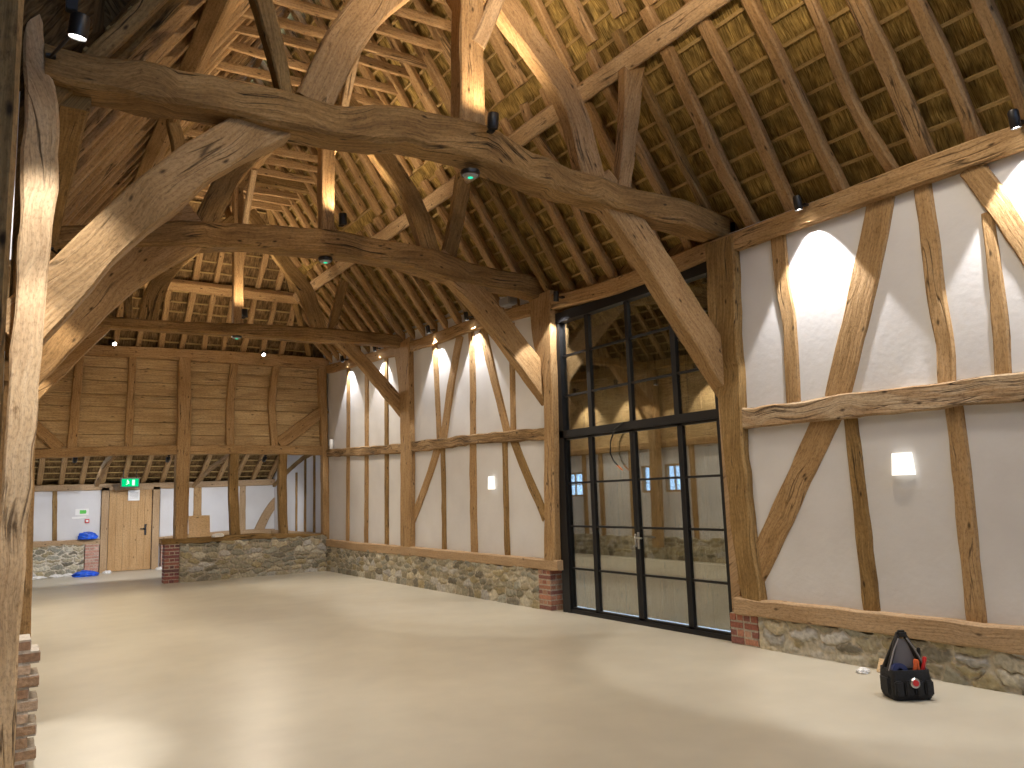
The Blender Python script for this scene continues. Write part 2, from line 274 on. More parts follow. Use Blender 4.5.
def mixc(nt, a, b, fac, mode='MIX'):
    m = nt.nodes.new('ShaderNodeMix'); m.data_type = 'RGBA'; m.blend_type = mode
    for sock, val in ((m.inputs[0], fac), (m.inputs[6], a), (m.inputs[7], b)):
        if hasattr(val, 'is_output') or isinstance(val, bpy.types.NodeSocket): nt.links.new(val, sock)
        elif isinstance(val, (int, float)): sock.default_value = val
        else: sock.default_value = (*val, 1) if len(val) == 3 else val
    return m.outputs[2]

def finish(nt, color, rough=.7, bump=None, bstr=.3, bdist=.01, spec=.3, metallic=0.0, coat=0):
    b = N(nt, 'ShaderNodeBsdfPrincipled')
    o = N(nt, 'ShaderNodeOutputMaterial')
    if isinstance(color, bpy.types.NodeSocket): nt.links.new(color, b.inputs['Base Color'])
    else: b.inputs['Base Color'].default_value = (*color, 1)
    if isinstance(rough, bpy.types.NodeSocket): nt.links.new(rough, b.inputs['Roughness'])
    else: b.inputs['Roughness'].default_value = rough
    b.inputs['Specular IOR Level'].default_value = spec
    b.inputs['Metallic'].default_value = metallic
    if coat: b.inputs['Coat Weight'].default_value = coat; b.inputs['Coat Roughness'].default_value = .15
    if bump is not None:
        n = N(nt, 'ShaderNodeBump'); n.inputs['Strength'].default_value = bstr; n.inputs['Distance'].default_value = bdist
        nt.links.new(bump, n.inputs['Height']); nt.links.new(n.outputs[0], b.inputs['Normal'])
    nt.links.new(b.outputs[0], o.inputs[0])
    return b

def wood(name, dark, mid, light, crack=.5, contrast=1.0, rough=.75, grey=None, cm=(.5, .62), cf=10):
    m, nt, nd, lk = new_mat(name)
    uv = N(nt, 'ShaderNodeUVMap', uv_map='UVMap')
    def mapped(sx, sy):
        k = N(nt, 'ShaderNodeMapping'); k.inputs['Scale'].default_value = (sx, sy, 1)
        lk.new(uv.outputs[0], k.inputs[0]); return k.outputs[0]
    g = N(nt, 'ShaderNodeTexNoise', noise_dimensions='2D'); g.inputs['Scale'].default_value = 1; g.inputs['Detail'].default_value = 6; g.inputs['Roughness'].default_value = .65; g.inputs['Distortion'].default_value = .2
    lk.new(mapped(2.2, 42), g.inputs['Vector'])
    p = N(nt, 'ShaderNodeTexNoise', noise_dimensions='2D'); p.inputs['Scale'].default_value = 1; p.inputs['Detail'].default_value = 3
    lk.new(mapped(1.3, 3.5), p.inputs['Vector'])
    f = N(nt, 'ShaderNodeMix'); f.inputs[0].default_value = .45
    lk.new(g.outputs[0], f.inputs[2]); lk.new(p.outputs[0], f.inputs[3])
    c = ramp(nt, [(.5 - .2 / contrast, dark), (.5, mid), (.5 + .2 / contrast, light)], f.outputs[0])
    col = c.outputs[0]
    if grey:
        q = N(nt, 'ShaderNodeTexNoise', noise_dimensions='2D'); q.inputs['Scale'].default_value = 1; q.inputs['Detail'].default_value = 4
        lk.new(mapped(1.7, 9), q.inputs['Vector'])
        qr = ramp(nt, [(.42, (0, 0, 0)), (.6, (1, 1, 1))], q.outputs[0])
        col = mixc(nt, col, grey, qr.outputs[0])
    cr = N(nt, 'ShaderNodeTexNoise', noise_dimensions='2D'); cr.inputs['Scale'].default_value = 1; cr.inputs['Detail'].default_value = 2.5; cr.inputs['Distortion'].default_value = .35
    lk.new(mapped(.6, cf), cr.inputs['Vector'])
    crr = ramp(nt, [(.475, (0, 0, 0)), (.497, (1, 1, 1)), (.503, (1, 1, 1)), (.525, (0, 0, 0))], cr.outputs[0])
    msk = ramp(nt, [(cm[0], (0, 0, 0)), (cm[1], (1, 1, 1))], p.outputs[0])
    ck = N(nt, 'ShaderNodeMath', operation='MULTIPLY'); lk.new(crr.outputs[0], ck.inputs[0]); lk.new(msk.outputs[0], ck.inputs[1])
    ck2 = N(nt, 'ShaderNodeMath', operation='MULTIPLY'); lk.new(ck.outputs[0], ck2.inputs[0]); ck2.inputs[1].default_value = crack
    col = mixc(nt, col, tuple(x * .28 for x in dark), ck2.outputs[0])
    # worm holes, saw marks and weather stains
    sp = N(nt, 'ShaderNodeTexNoise', noise_dimensions='2D'); sp.inputs['Scale'].default_value = 1; sp.inputs['Detail'].default_value = 5; sp.inputs['Roughness'].default_value = .7
    lk.new(mapped(26, 60), sp.inputs['Vector'])
    spr = ramp(nt, [(.34, (.62, .6, .58)), (.5, (1, 1, 1)), (.68, (1.14, 1.12, 1.1))], sp.outputs[0])
    col = mixc(nt, col, spr.outputs[0], .75, 'MULTIPLY')
    st = N(nt, 'ShaderNodeTexNoise', noise_dimensions='2D'); st.inputs['Scale'].default_value = 1; st.inputs['Detail'].default_value = 6; st.inputs['Roughness'].default_value = .7
    lk.new(mapped(5, 11), st.inputs['Vector'])
    stc = ramp(nt, [(.62, (1, 1, 1)), (.74, (.5, .44, .38))], st.outputs[0])
    col = mixc(nt, col, stc.outputs[0], min(1, crack), 'MULTIPLY')
    # knots and peg holes
    kn = N(nt, 'ShaderNodeTexVoronoi', voronoi_dimensions='2D'); kn.inputs['Scale'].default_value = 1
    lk.new(mapped(2.6, 6), kn.inputs['Vector'])
    kr0 = ramp(nt, [(.03, (1, 1, 1)), (.10, (0, 0, 0))], kn.outputs['Distance'])
    ks = N(nt, 'ShaderNodeSeparateColor'); lk.new(kn.outputs['Color'], ks.inputs[0])
    kt = N(nt, 'ShaderNodeMath', operation='GREATER_THAN'); lk.new(ks.outputs[0], kt.inputs[0]); kt.inputs[1].default_value = .72
    kr = N(nt, 'ShaderNodeMath', operation='MULTIPLY'); lk.new(kr0.outputs[0], kr.inputs[0]); lk.new(kt.outputs[0], kr.inputs[1])
    col = mixc(nt, col, tuple(x * .35 for x in dark), kr.outputs[0])
    h = N(nt, 'ShaderNodeMath', operation='SUBTRACT'); lk.new(g.outputs[0], h.inputs[0])
    h2 = N(nt, 'ShaderNodeMath', operation='MULTIPLY'); lk.new(ck2.outputs[0], h2.inputs[0]); h2.inputs[1].default_value = 1.6
    lk.new(h2.outputs[0], h.inputs[1])
    finish(nt, col, rough, h.outputs[0], .55, .012, .25)
    return m

M = {}
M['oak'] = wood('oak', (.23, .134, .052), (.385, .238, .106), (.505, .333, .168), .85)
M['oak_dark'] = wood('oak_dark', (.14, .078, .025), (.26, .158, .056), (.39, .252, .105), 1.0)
M['oak_old'] = wood('oak_old', (.115, .06, .018), (.265, .155, .055), (.42, .26, .108), 1.0)
M['oak_pale'] = wood('oak_pale', (.34, .215, .11), (.50, .345, .19), (.60, .44, .27), .9)
M['oak_new'] = wood('oak_new', (.33, .215, .115), (.42, .285, .16), (.49, .345, .205), .1)
M['oak_grey'] = wood('oak_grey', (.17, .10, .045), (.36, .235, .125), (.47, .32, .175), 1.0, 1.3, .85, grey=(.44, .325, .20), cm=(.34, .46), cf=17)
M['oak_rail'] = wood('oak_rail', (.11, .062, .022), (.27, .165, .07), (.45, .30, .155), 1.0, 1.4, .85, cm=(.3, .42), cf=20)
M['board'] = wood('board', (.37, .245, .115), (.50, .35, .175), (.60, .44, .24), .7, 1.7)
M['batten'] = wood('batten', (.27, .175, .062), (.40, .27, .105), (.48, .345, .15), .2)
M['ply'] = wood('ply', (.55, .38, .20), (.62, .44, .25), (.68, .50, .30), 0)
M['door_oak'] = wood('door_oak', (.40, .235, .10), (.48, .30, .14), (.55, .36, .18), 0)

def plain(name, col, rough=.5, metallic=0.0, spec=.5, nscale=None, nvar=.15):
    m, nt, nd, lk = new_mat(name)
    if nscale:
        tc = N(nt, 'ShaderNodeTexCoord'); n = N(nt, 'ShaderNodeTexNoise'); n.inputs['Scale'].default_value = nscale; n.inputs['Detail'].default_value = 5
        lk.new(tc.outputs['Object'], n.inputs['Vector'])
        c = ramp(nt, [(.3, tuple(x * (1 - nvar) for x in col)), (.7, tuple(min(1, x * (1 + nvar)) for x in col))], n.outputs[0])
        finish(nt, c.outputs[0], rough, n.outputs[0], .15, .01, spec, metallic)
    else:
        finish(nt, col, rough, spec=spec, metallic=metallic)
    return m

def emis(name, col, s):
    m, nt, nd, lk = new_mat(name)
    e = N(nt, 'ShaderNodeEmission'); e.inputs[0].default_value = (*col, 1); e.inputs[1].default_value = s
    o = N(nt, 'ShaderNodeOutputMaterial'); lk.new(e.outputs[0], o.inputs[0]); return m

def plaster():
    m, nt, nd, lk = new_mat('lime_plaster')
    tc = N(nt, 'ShaderNodeTexCoord')
    n = N(nt, 'ShaderNodeTexNoise'); n.inputs['Scale'].default_value = 1.6; n.inputs['Detail'].default_value = 6
    n2 = N(nt, 'ShaderNodeTexNoise'); n2.inputs['Scale'].default_value = 14; n2.inputs['Detail'].default_value = 4
    lk.new(tc.outputs['Object'], n.inputs['Vector']); lk.new(tc.outputs['Object'], n2.inputs['Vector'])
    c = ramp(nt, [(.3, (.615, .60, .595)), (.7, (.69, .68, .675))], n.outputs[0])
    finish(nt, c.outputs[0], .9, n2.outputs[0], .25, .012, .1)
    return m
M['plaster'] = plaster()

def concrete():
    m, nt, nd, lk = new_mat('polished_concrete')
    tc = N(nt, 'ShaderNodeTexCoord')
    n = N(nt, 'ShaderNodeTexNoise'); n.inputs['Scale'].default_value = .5; n.inputs['Detail'].default_value = 4; n.inputs['Roughness'].default_value = .5; n.inputs['Distortion'].default_value = .15
    n2 = N(nt, 'ShaderNodeTexNoise'); n2.inputs['Scale'].default_value = 3; n2.inputs['Detail'].default_value = 5
    lk.new(tc.outputs['Object'], n.inputs['Vector']); lk.new(tc.outputs['Object'], n2.inputs['Vector'])
    c = ramp(nt, [(.25, (.47, .425, .335)), (.5, (.53, .487, .385)), (.75, (.59, .545, .435))], n.outputs[0])
    c2 = ramp(nt, [(.3, (.95, .95, .95)), (.7, (1.04, 1.04, 1.04))], n2.outputs[0])
    col = mixc(nt, c.outputs[0], c2.outputs[0], 1.0, 'MULTIPLY')
    finish(nt, col, .35, spec=.38)
    return m
M['concrete'] = concrete()

def thatch(name, stops):
    m, nt, nd, lk = new_mat(name)
    uv = N(nt, 'ShaderNodeUVMap', uv_map='UVMap')
    def mapped(sx, sy):
        k = N(nt, 'ShaderNodeMapping'); k.inputs['Scale'].default_value = (sx, sy, 1)
        lk.new(uv.outputs[0], k.inputs[0]); return k.outputs[0]
    a = N(nt, 'ShaderNodeTexNoise', noise_dimensions='2D'); a.inputs['Scale'].default_value = 1; a.inputs['Detail'].default_value = 4; a.inputs['Distortion'].default_value = 1.2
    lk.new(mapped(4, 75), a.inputs['Vector'])
    b = N(nt, 'ShaderNodeTexNoise', noise_dimensions='2D'); b.inputs['Scale'].default_value = 1; b.inputs['Detail'].default_value = 3
    lk.new(mapped(6, 9), b.inputs['Vector'])
    c = ramp(nt, stops, a.outputs[0])
    c2 = ramp(nt, [(.35, (.6, .6, .6)), (.65, (1.1, 1.1, 1.1))], b.outputs[0])
    col = mixc(nt, c.outputs[0], c2.outputs[0], 1.0, 'MULTIPLY')
    finish(nt, col, .85, a.outputs[0], .9, .03, .15)
    return m
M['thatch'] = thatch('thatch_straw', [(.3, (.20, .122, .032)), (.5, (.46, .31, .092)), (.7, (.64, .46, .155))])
M['thatch_dark'] = thatch('thatch_dark_brown', [(.3, (.05, .028, .010)), (.5, (.115, .068, .027)), (.7, (.18, .112, .048))])  # darker brown thatch for the left slope and side bay
M['thatch_old'] = thatch('thatch_browned', [(.3, (.10, .058, .022)), (.5, (.24, .145, .06)), (.7, (.36, .235, .105))])

def vcol(name, rough=.85, bscale=30, bstr=.5, base=None):
    m, nt, nd, lk = new_mat(name)
    a = N(nt, 'ShaderNodeVertexColor', layer_name='Col')
    tc = N(nt, 'ShaderNodeTexCoord'); n = N(nt, 'ShaderNodeTexNoise'); n.inputs['Scale'].default_value = bscale; n.inputs['Detail'].default_value = 6
    lk.new(tc.outputs['Object'], n.inputs['Vector'])
    c2 = ramp(nt, [(.3, (.72, .72, .72)), (.7, (1.2, 1.2, 1.2))], n.outputs[0])
    col = mixc(nt, a.outputs[0], c2.outputs[0], 1.0, 'MULTIPLY')
    finish(nt, col, rough, n.outputs[0], bstr, .012, .2)
    return m
M['stone'] = vcol('rubble_stone', .88, 22)
M['brick'] = vcol('old_brick', .85, 45)
M['steel'] = plain('black_steel', (.010, .010, .011), .42, 0, .3)
M['black'] = plain('matt_black', (.012, .011, .011), .45)
M['black_fabric'] = plain('black_fabric', (.016, .016, .018), .8, nscale=60, nvar=.4)
M['grey_web'] = plain('grey_webbing', (.22, .20, .19), .7)
M['chrome'] = plain('brushed_steel', (.6, .6, .6), .3, 1.0)
M['orange'] = plain('orange_plastic', (.75, .13, .03), .4)
M['red'] = plain('red_plastic', (.60, .03, .03), .4)
M['blue'] = plain('blue_plastic_sheet', (.015, .10, .62), .35, nscale=8, nvar=.4)
M['navy'] = plain('navy_plastic', (.02, .03, .10), .45)
M['white'] = plain('white_card', (.80, .79, .76), .6)
M['green'] = plain('green_print', (.10, .55, .08), .5)
M['greybox'] = plain('grey_casing', (.30, .30, .31), .5)
M['copper'] = plain('copper_wire', (.75, .25, .10), .35)
M['lens'] = emis('lamp_lens', (1, .95, .88), 30)
M['lens_dim'] = emis('lamp_lens_soft', (1, .93, .85), 6)
M['shade'] = emis('glowing_shade', (1, .93, .82), 1.7)
M['led'] = emis('green_led', (.03, .85, .45), 1.2)
M['exitglow'] = emis('exit_green', (.0, .75, .24), 1.0)
M['exitwhite'] = emis('exit_white', (.75, 1, .85), 1.3)
M['earth'] = plain('packed_earth', (.22, .19, .15), .95, nscale=3)
M['paving'] = plain('pale_paving', (.55, .55, .53), .8, nscale=3)

def glass():
    m, nt, nd, lk = new_mat('window_glass')
    t = N(nt, 'ShaderNodeBsdfTransparent'); t.inputs[0].default_value = (.86, .9, .88, 1)
    g = N(nt, 'ShaderNodeBsdfGlossy'); g.inputs['Roughness'].default_value = .012; g.inputs['Color'].default_value = (.93, .95, .94, 1)
    f = N(nt, 'ShaderNodeLayerWeight'); f.inputs[0].default_value = .5
    r = ramp(nt, [(0, (.22,) * 3), (.6, (.34,) * 3), (1, (.95,) * 3)], f.outputs['Facing'])
    x = N(nt, 'ShaderNodeMixShader'); lk.new(r.outputs[0], x.inputs[0]); lk.new(t.outputs[0], x.inputs[1]); lk.new(g.outputs[0], x.inputs[2])
    o = N(nt, 'ShaderNodeOutputMaterial'); lk.new(x.outputs[0], o.inputs[0]); return m
M['glass'] = glass()

def struct(o, label=None):
    o['kind'] = 'structure'
    if label: o['label'] = label
    return o

# ------------------------------------------------------------------ roof geometry
XL, XR, XM = .2, 6.6, 3.4
def gY(y): return .06 * min(max(0., y - 9.4), 9.5)
def zroof(x, y):
    d = XR - x if x >= XM else x - XL           # distance in from the plate
    if d > 1.2: return 4.4 + 1.5 * d
    e = 4.4 + gY(y)
    return e + (6.2 - e) / 1.2 * d
def yhip(z): return 18.62 - max(0., z - 5.0)
HIPN = Vector((0, -1, -1)).normalized()         # inward normal of the hip

# walls ------------------------------------------------------------
def boxes(name, items, mat, parent=None, label=None):
    mb = MB()
    for (x0, y0, z0, x1, y1, z1) in items:
        mb.box(((x0 + x1) / 2, (y0 + y1) / 2, (z0 + z1) / 2), (x1 - x0, y1 - y0, z1 - z0))
    return struct(mb.build(name, mat, parent), label)

mb = MB(); mb.add([(-3, -4.5, 0), (6.9, -4.5, 0), (6.9, 23.1, 0), (-3, 23.1, 0)], [(0, 1, 2, 3)])
mb.box((2, 9.3, -.1), (9.9, 27.6, .18))
struct(mb.build('floor', M['concrete']), 'polished beige concrete floor')

# right wall: plaster between the timbers, open behind the glazed doors
boxes('wall_right', [(6.575, -4.2, .25, 6.78, 5.78, 4.34), (6.575, 9.42, .45, 6.78, 18.9, 5.2),
                     (6.6, 18.55, .3, 6.78, 23.1, 3.1)], M['plaster'], label='white plaster panels of the right wall')
boxes('wall_left', [(-.14, 5.9, 3.2, -.005, 6.02, 4.5), (-.14, 6.0, 0, -.01, 13.55, 2.62), (-.14, 13.55, 0, -.01, 14.95, 1.55), (-.14, 13.55, 2.2, -.01, 14.95, 2.62), (-.14, 14.12, 1.55, -.01, 14.42, 2.2),
                    (-.14, 14.95, 0, -.01, 17.3, 2.62), (-.14, 17.3, 0, -.01, 18.1, 1.5), (-.14, 17.3, 2.15, -.01, 18.1, 2.62), (-.14, 18.1, 0, -.01, 23.1, 3.1)], M['plaster'], label='white plaster panels of the left wall')
boxes('wall_aisle', [(-.1, 23.0, .6, 2.2, 23.15, 2.14), (3.6, 23.0, .6, 6.8, 23.15, 2.16), (2.2, 23.02, 2.1, 3.6, 23.15, 2.15), (-.1, 23.1, 0, 6.9, 23.3, 2.14)], M['plaster'], label='white plaster panels of the far aisle wall')
boxes('aisle_light_block', [(-.4, 23.32, 0, 7.0, 23.5, 2.75)], M['oak_dark'])  # added dark backing that shuts out sky light above the aisle plate
# the bay behind the photographer
boxes('wall_near', [(-3, -4.5, 0, 6.9, -4.3, 5.2)], M['plaster'])
boxes('wall_porch', [(-3, -4.5, 0, -2.8, 5.9, 4.2), (-2.8, 5.75, 0, -.1, 5.9, 5.2), (-.3, 5.9, 0, -.1, 6.1, 4.6)], M['board'])
# boarding of the gable end and of the upper left wall
mb = MB()
z = 2.82; k = 0
while z < 4.86:
    h = [.30, .27, .31, .26, .29, .28, .3, .3][k]; k += 1
    h = min(h, 4.88 - z)
    for x0, x1 in ((-.05, 2.3), (2.3, 4.4), (4.4, 6.75)):
        a = RNG.uniform(-.006, .006)
        mb.box(((x0 + x1) / 2, 18.57 + RNG.uniform(0, .012), z + h / 2), (x1 - x0 - .006, .03, h - .012), Matrix.Rotation(-.09 + a, 3, 'X'))
    z += h
eb = mb
for i in range(len(eb.uv)): eb.uv[i] = (eb.v[i][0] * .8 + (i // 8) * 7.3, eb.v[i][2])
eb.box((3.35, 18.64, 3.84), (6.7, .03, 2.1))  # added backing sheet, stops light leaking through the board joints
struct(eb.build('wall_end', M['board']), 'wide horizontal oak boarding of the far end wall')
mb = MB(); z = 2.62
while z < 4.6:
    for k in range(6):
        y0 = 6.0 + k * 2.1
        mb.box((-.03 + RNG.uniform(-.006, .006), y0 + 1.07, z + .14), (.03, 2.14, .285), Matrix.Rotation(.04, 3, 'Y'))
    z += .28
for i in range(len(mb.uv)): mb.uv[i] = (mb.v[i][1], mb.v[i][2])
struct(mb.build('wall_left_boarding', M['board']), 'oak boarding of the upper left wall')

# roof covering: thatch seen from below -------------------------------------
def sheet(name, rows, cols, fn, ref, label, mat='thatch', amp=.018):
    """fn(i/rows, j/cols) -> point ; sags a little between the battens"""
    mb = MB(); V = []; U = []
    nz = RNG.uniform(-1, 1, (rows + 1, cols + 1))
    for i in range(rows + 1):
        for j in range(cols + 1):
            p, n, uv = fn(i / rows, j / cols)
            V.append(Vector(p) + n * (amp * nz[i, j])); U.append(uv)
    F = []
    for i in range(rows):
        for j in range(cols):
            a = i * (cols + 1) + j
            F.append((a, a + 1, a + cols + 2, a + cols + 1))
    mb.add(V, F, U)
    o = mb.build(name, M[mat], smooth=60)
    fc = o.data.polygons[len(o.data.polygons) // 2]; nin = fn(.5, .5)[1]
    sol = o.modifiers.new('thickness', 'SOLIDIFY'); sol.thickness = .3; sol.offset = -1 if fc.normal.dot(nin) > 0 else 1
    return struct(o, label)

def side_fn(sgn):
    nin = Vector((-.832 * sgn, 0, -.555))
    def fn(a, b):
        d = -.35 + a * 3.55
        x = XR - d if sgn > 0 else XL + d
        zz = 4.4 + 1.5 * d
        yend = min(18.75, yhip(zz + .12) + .16)
        y = -4.4 + b * (yend + 4.4)
        z = zroof(x, y) if d > 0 else 4.4 + gY(y) + 1.5 * d
        if sgn < 0 and y < 5.9: z += 1.0 * (1 - max(0, d) / 3.2)
        return Vector((x, y, z)) - nin * .115, nin, (a * 6.4, y + (40 if sgn < 0 else 0))
    return fn
sheet('ceiling_right', 44, 110, side_fn(1), True, 'thatch of the right roof slope seen from below')
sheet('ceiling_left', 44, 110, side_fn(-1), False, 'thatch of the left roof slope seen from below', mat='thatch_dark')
def hip_fn(a, b):
    z = 4.85 + a * 4.4
    d = (z - 4.4) / 1.5
    x = (XL + d - .35) + b * (XR - XL - 2 * d + .7) if d < 3.2 else XM + (b - .5) * .2
    return Vector((x, yhip(z) + (5.0 - z if z < 5 else 0), z)) - HIPN * .115, HIPN, (a * 6, x + 90)
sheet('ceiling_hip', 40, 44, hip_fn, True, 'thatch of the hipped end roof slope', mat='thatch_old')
AT = (18.55, 4.62); AB = (23.25, 2.15)
AN = Vector((0, -(AT[1] - AB[1]), -(AB[0] - AT[0]))).normalized()
def aisle_fn(a, b):
    y = AB[0] + a * (AT[0] - AB[0]); z = AB[1] + a * (AT[1] - AB[1])
    return Vector((-.2 + b * 7.1, y, z)) - AN * .1, AN, (a * 5.3, b * 7 + 140)
sheet('ceiling_aisle', 30, 44, aisle_fn, True, 'thatch of the low aisle roof', mat='thatch_old')
def porch_fn(a, b):
    return Vector((.0 - a * 3.2, -4.4 + b * 10.3, 4.95 - a * 1.2)), Vector((.5, 0, -.8)), (a * 4, b * 10 + 200)
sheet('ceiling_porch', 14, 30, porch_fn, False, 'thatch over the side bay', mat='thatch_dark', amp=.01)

# ------------------------------------------------------------------ listed timbers
CATS = {'wall_stud': 'stud', 'wall_brace': 'brace', 'mid_rail': 'rail', 'sill_beam': 'sill', 'wall_post': 'post', 'tie_beam': 'tie beam', 'crown_post': 'post',
        'arch_brace': 'brace', 'queen_strut': 'strut', 'end_plate': 'beam', 'end_rail': 'rail', 'end_post': 'post', 'end_stud': 'stud', 'end_brace': 'brace',
        'aisle_plate': 'beam', 'aisle_stud': 'stud', 'aisle_brace': 'brace'}
for name, label, ax, depth, mat, group, rough, pts in TIMBERS:
    n = (-1, 0, 0) if ax == 0 else (0, -1, 0)
    o = timber_mb(pts, depth, n, rough, chamf=.03 if name == 'tie_beam' else .016, step=.12).build(name, M[mat], smooth=35)
    tag(o, label, CATS[name], group)

def timber(name, label, cat, pts, depth, normal, mat='oak', group=None, **k):
    return tag(timber_mb(pts, depth, normal, **k).build(name, M[mat], smooth=35), label, cat, group)

# plates
timber('wall_plate', 'long oak plate along the top of the right wall, under the rafter feet', 'beam',
       [(6.62, -4, 4.22, .22), (6.62, 2.8, 4.215, .21), (6.62, 5.8, 4.215, .2), (6.62, 7.5, 4.2, .2), (6.62, 9.4, 4.31, .2), (6.62, 11, 4.41, .2), (6.62, 13, 4.45, .2), (6.62, 15.5, 4.58, .2), (6.62, 18.4, 4.74, .2)], .26, (-1, 0, 0), 'oak', rough=.012, step=.3)
timber('wall_plate', 'oak plate along the top of the left wall behind the pale post', 'beam',
       [(.27, 6.0, 4.44, .2), (.25, 9.4, 4.42, .2), (.25, 13, 4.5, .2), (.25, 18.4, 4.75, .2)], .28, (1, 0, 0), 'oak_dark', rough=.008, step=.3)
timber('purlin', 'long squared oak purlin running under the right roof slope', 'purlin', [(5.35, -4, 6.07, .2), (5.35, 6, 6.07, .2), (5.35, 12, 6.06, .2), (5.36, 16.95, 6.08, .2)], .17, (-.83, 0, -.55), 'oak_pale', rough=.005, step=.3)
timber('purlin', 'long squared oak purlin running under the left roof slope', 'purlin', [(1.5, -4, 6.1, .25), (1.49, 6, 6.1, .25), (1.48, 12, 6.08, .25), (1.47, 16.95, 6.08, .24)], .18, (.83, 0, -.55), 'oak', rough=.008, step=.3)
timber('purlin', 'short oak purlin across the hipped end slope', 'purlin', [(1.45, 17.08, 6.1, .2), (5.4, 17.18, 6.08, .2)], .16, (0, -.7, -.7), 'oak', rough=.005)
timber('collar_purlin', 'oak purlin carried on the crown posts under the collars', 'purlin', [(3.4, -4, 7.27, .16), (3.4, 16, 7.3, .16)], .16, (0, 0, -1), 'oak', step=.4)
timber('ridge_piece', 'thin ridge board at the top of the rafters', 'ridge', [(3.4, -4, 9.12, .1), (3.4, 14.4, 9.12, .1)], .14, (0, 0, -1), 'oak', step=.6)
for k, y in enumerate((5.96, 9.4, 14.2)):
    nm = ('nearest', 'middle', 'farthest')[k]
    if k: timber('longitudinal_brace', 'short oak brace from the %s crown post up towards the viewer' % nm, 'brace', [(3.43, y - .08, 6.0 if k == 0 else 6.1, .13), (3.42, y - .45, 6.6, .13), (3.4, y - 1.0, 7.2, .13)], .1, (1, 0, 0), 'oak_pale', 'braces along the crown posts')
    timber('longitudinal_brace', 'short oak brace from the %s crown post up towards the far end' % nm, 'brace', [(3.43, y + .08, 6.1, .12), (3.42, y + .45, 6.6, .12), (3.4, y + 1.0, 7.2, .12)], .1, (1, 0, 0), 'oak', 'braces along the crown posts')

timber('crown_brace', 'short lit oak brace springing right from the upper nearest crown post', 'brace', [(3.52, 5.9, 5.72, .15), (3.78, 5.9, 6.32, .14), (4.1, 5.9, 7.1, .14)], .12, (0, -1, 0), 'oak_pale')
ORD = ['first', 'second', 'third', 'fourth', 'fifth', 'sixth', 'seventh', 'eighth', 'ninth', 'tenth', 'eleventh', 'twelfth', 'thirteenth', 'fourteenth', 'fifteenth', 'sixteenth', 'seventeenth', 'eighteenth', 'nineteenth', 'twentieth',
       'twenty-first', 'twenty-second', 'twenty-third', 'twenty-fourth', 'twenty-fifth', 'twenty-sixth', 'twenty-seventh', 'twenty-eighth', 'twenty-ninth', 'thirtieth', 'thirty-first', 'thirty-second', 'thirty-third', 'thirty-fourth', 'thirty-fifth', 'thirty-sixth', 'thirty-seventh', 'thirty-eighth', 'thirty-ninth', 'fortieth', 'forty-first', 'forty-second', 'forty-third', 'forty-fourth', 'forty-fifth']

# rafters: lower lengths stand on the plate, upper lengths start a little above the purlin
ys = [2.35, 2.75, 3.16, 3.57, 3.93, 4.42, 4.98, 5.5]
y = 5.95
while y < 18.3: ys.append(y); y += .455
def bayname(y):
    if y < 5.8: return 'before the nearest tie beam'
    if y < 9.3: return 'between nearest and middle tie beams'
    if y < 14.1: return 'between middle and farthest tie beams'
    return 'beyond the farthest tie beam'
def bay_order(seq):
    c = {}; out = []
    for y in seq:
        b = bayname(y); c[b] = c.get(b, 0) + 1; out.append((ORD[c[b] - 1], b))
    return out
for side in (1, -1):
    sn = 'right' if side > 0 else 'left'
    nin = (-.832 * side, 0, -.555)
    X = lambda d: XR - d if side > 0 else XL + d
    bo = bay_order(ys)
    for y, (o_, b_) in zip(ys, bo):
        jit = lambda a=.03: RNG.uniform(-a, a)
        crooked = .05 if RNG.rand() < .3 else .015
        w = RNG.uniform(.095, .15); dpt = RNG.uniform(.09, .12)
        if side < 0 and y < 5.9: continue
        if side > 0:
            P = []
            top = 1.32
            for d in (-.02, .35, .75, 1.1, top):
                P.append((X(d), y + RNG.uniform(-crooked, crooked), zroof(X(d), y), w * (1.08 - .1 * d)))
            timber('rafter', '%s lower rafter %s, right roof slope' % (o_, b_), 'rafter', P, dpt, nin, 'oak' if RNG.rand() < .75 else 'oak_dark', 'lower rafters of the right roof slope', rough=.008)
        else:
            P = []; w *= .72
            yy = y
            hi = 3.12
            zz = 4.4 + 1.5 * hi
            while yhip(zz) < yy + .12 and hi > .3: hi -= .05; zz = 4.4 + 1.5 * hi
            for d in np.linspace(-.02, hi, 7):
                P.append((X(d), yy + RNG.uniform(-crooked, crooked), zroof(X(d), yy) if d > 0 else 4.4 + gY(yy) + 1.5 * d, w * (1.05 - .08 * d)))
            timber('rafter', '%s rafter %s, left roof slope' % (o_, b_), 'rafter', P, dpt, nin, 'oak' if RNG.rand() < .75 else 'oak_dark', 'rafters of the left roof slope', rough=.008)
    if side > 0:
        for y, (o_, b_) in zip(ys, bo):
            yy = y - .1 + RNG.uniform(-.04, .04)
            hi = 3.14
            zz = 4.4 + 1.5 * hi
            while yhip(zz) < yy + .1 and hi > 1.2: hi -= .05; zz = 4.4 + 1.5 * hi
            if hi < 1.7: continue
            w = RNG.uniform(.12, .17)
            P = [(X(d), yy + RNG.uniform(-.015, .015), 4.4 + 1.5 * d + .03, w * (1 - .1 * (d - 1))) for d in np.linspace(1.36 + RNG.uniform(-.06, .12), hi, 5)]
            timber('rafter', '%s upper rafter %s, right roof slope' % (o_, b_), 'rafter', P, .1, nin, 'oak', 'upper rafters of the right roof slope', rough=.008)
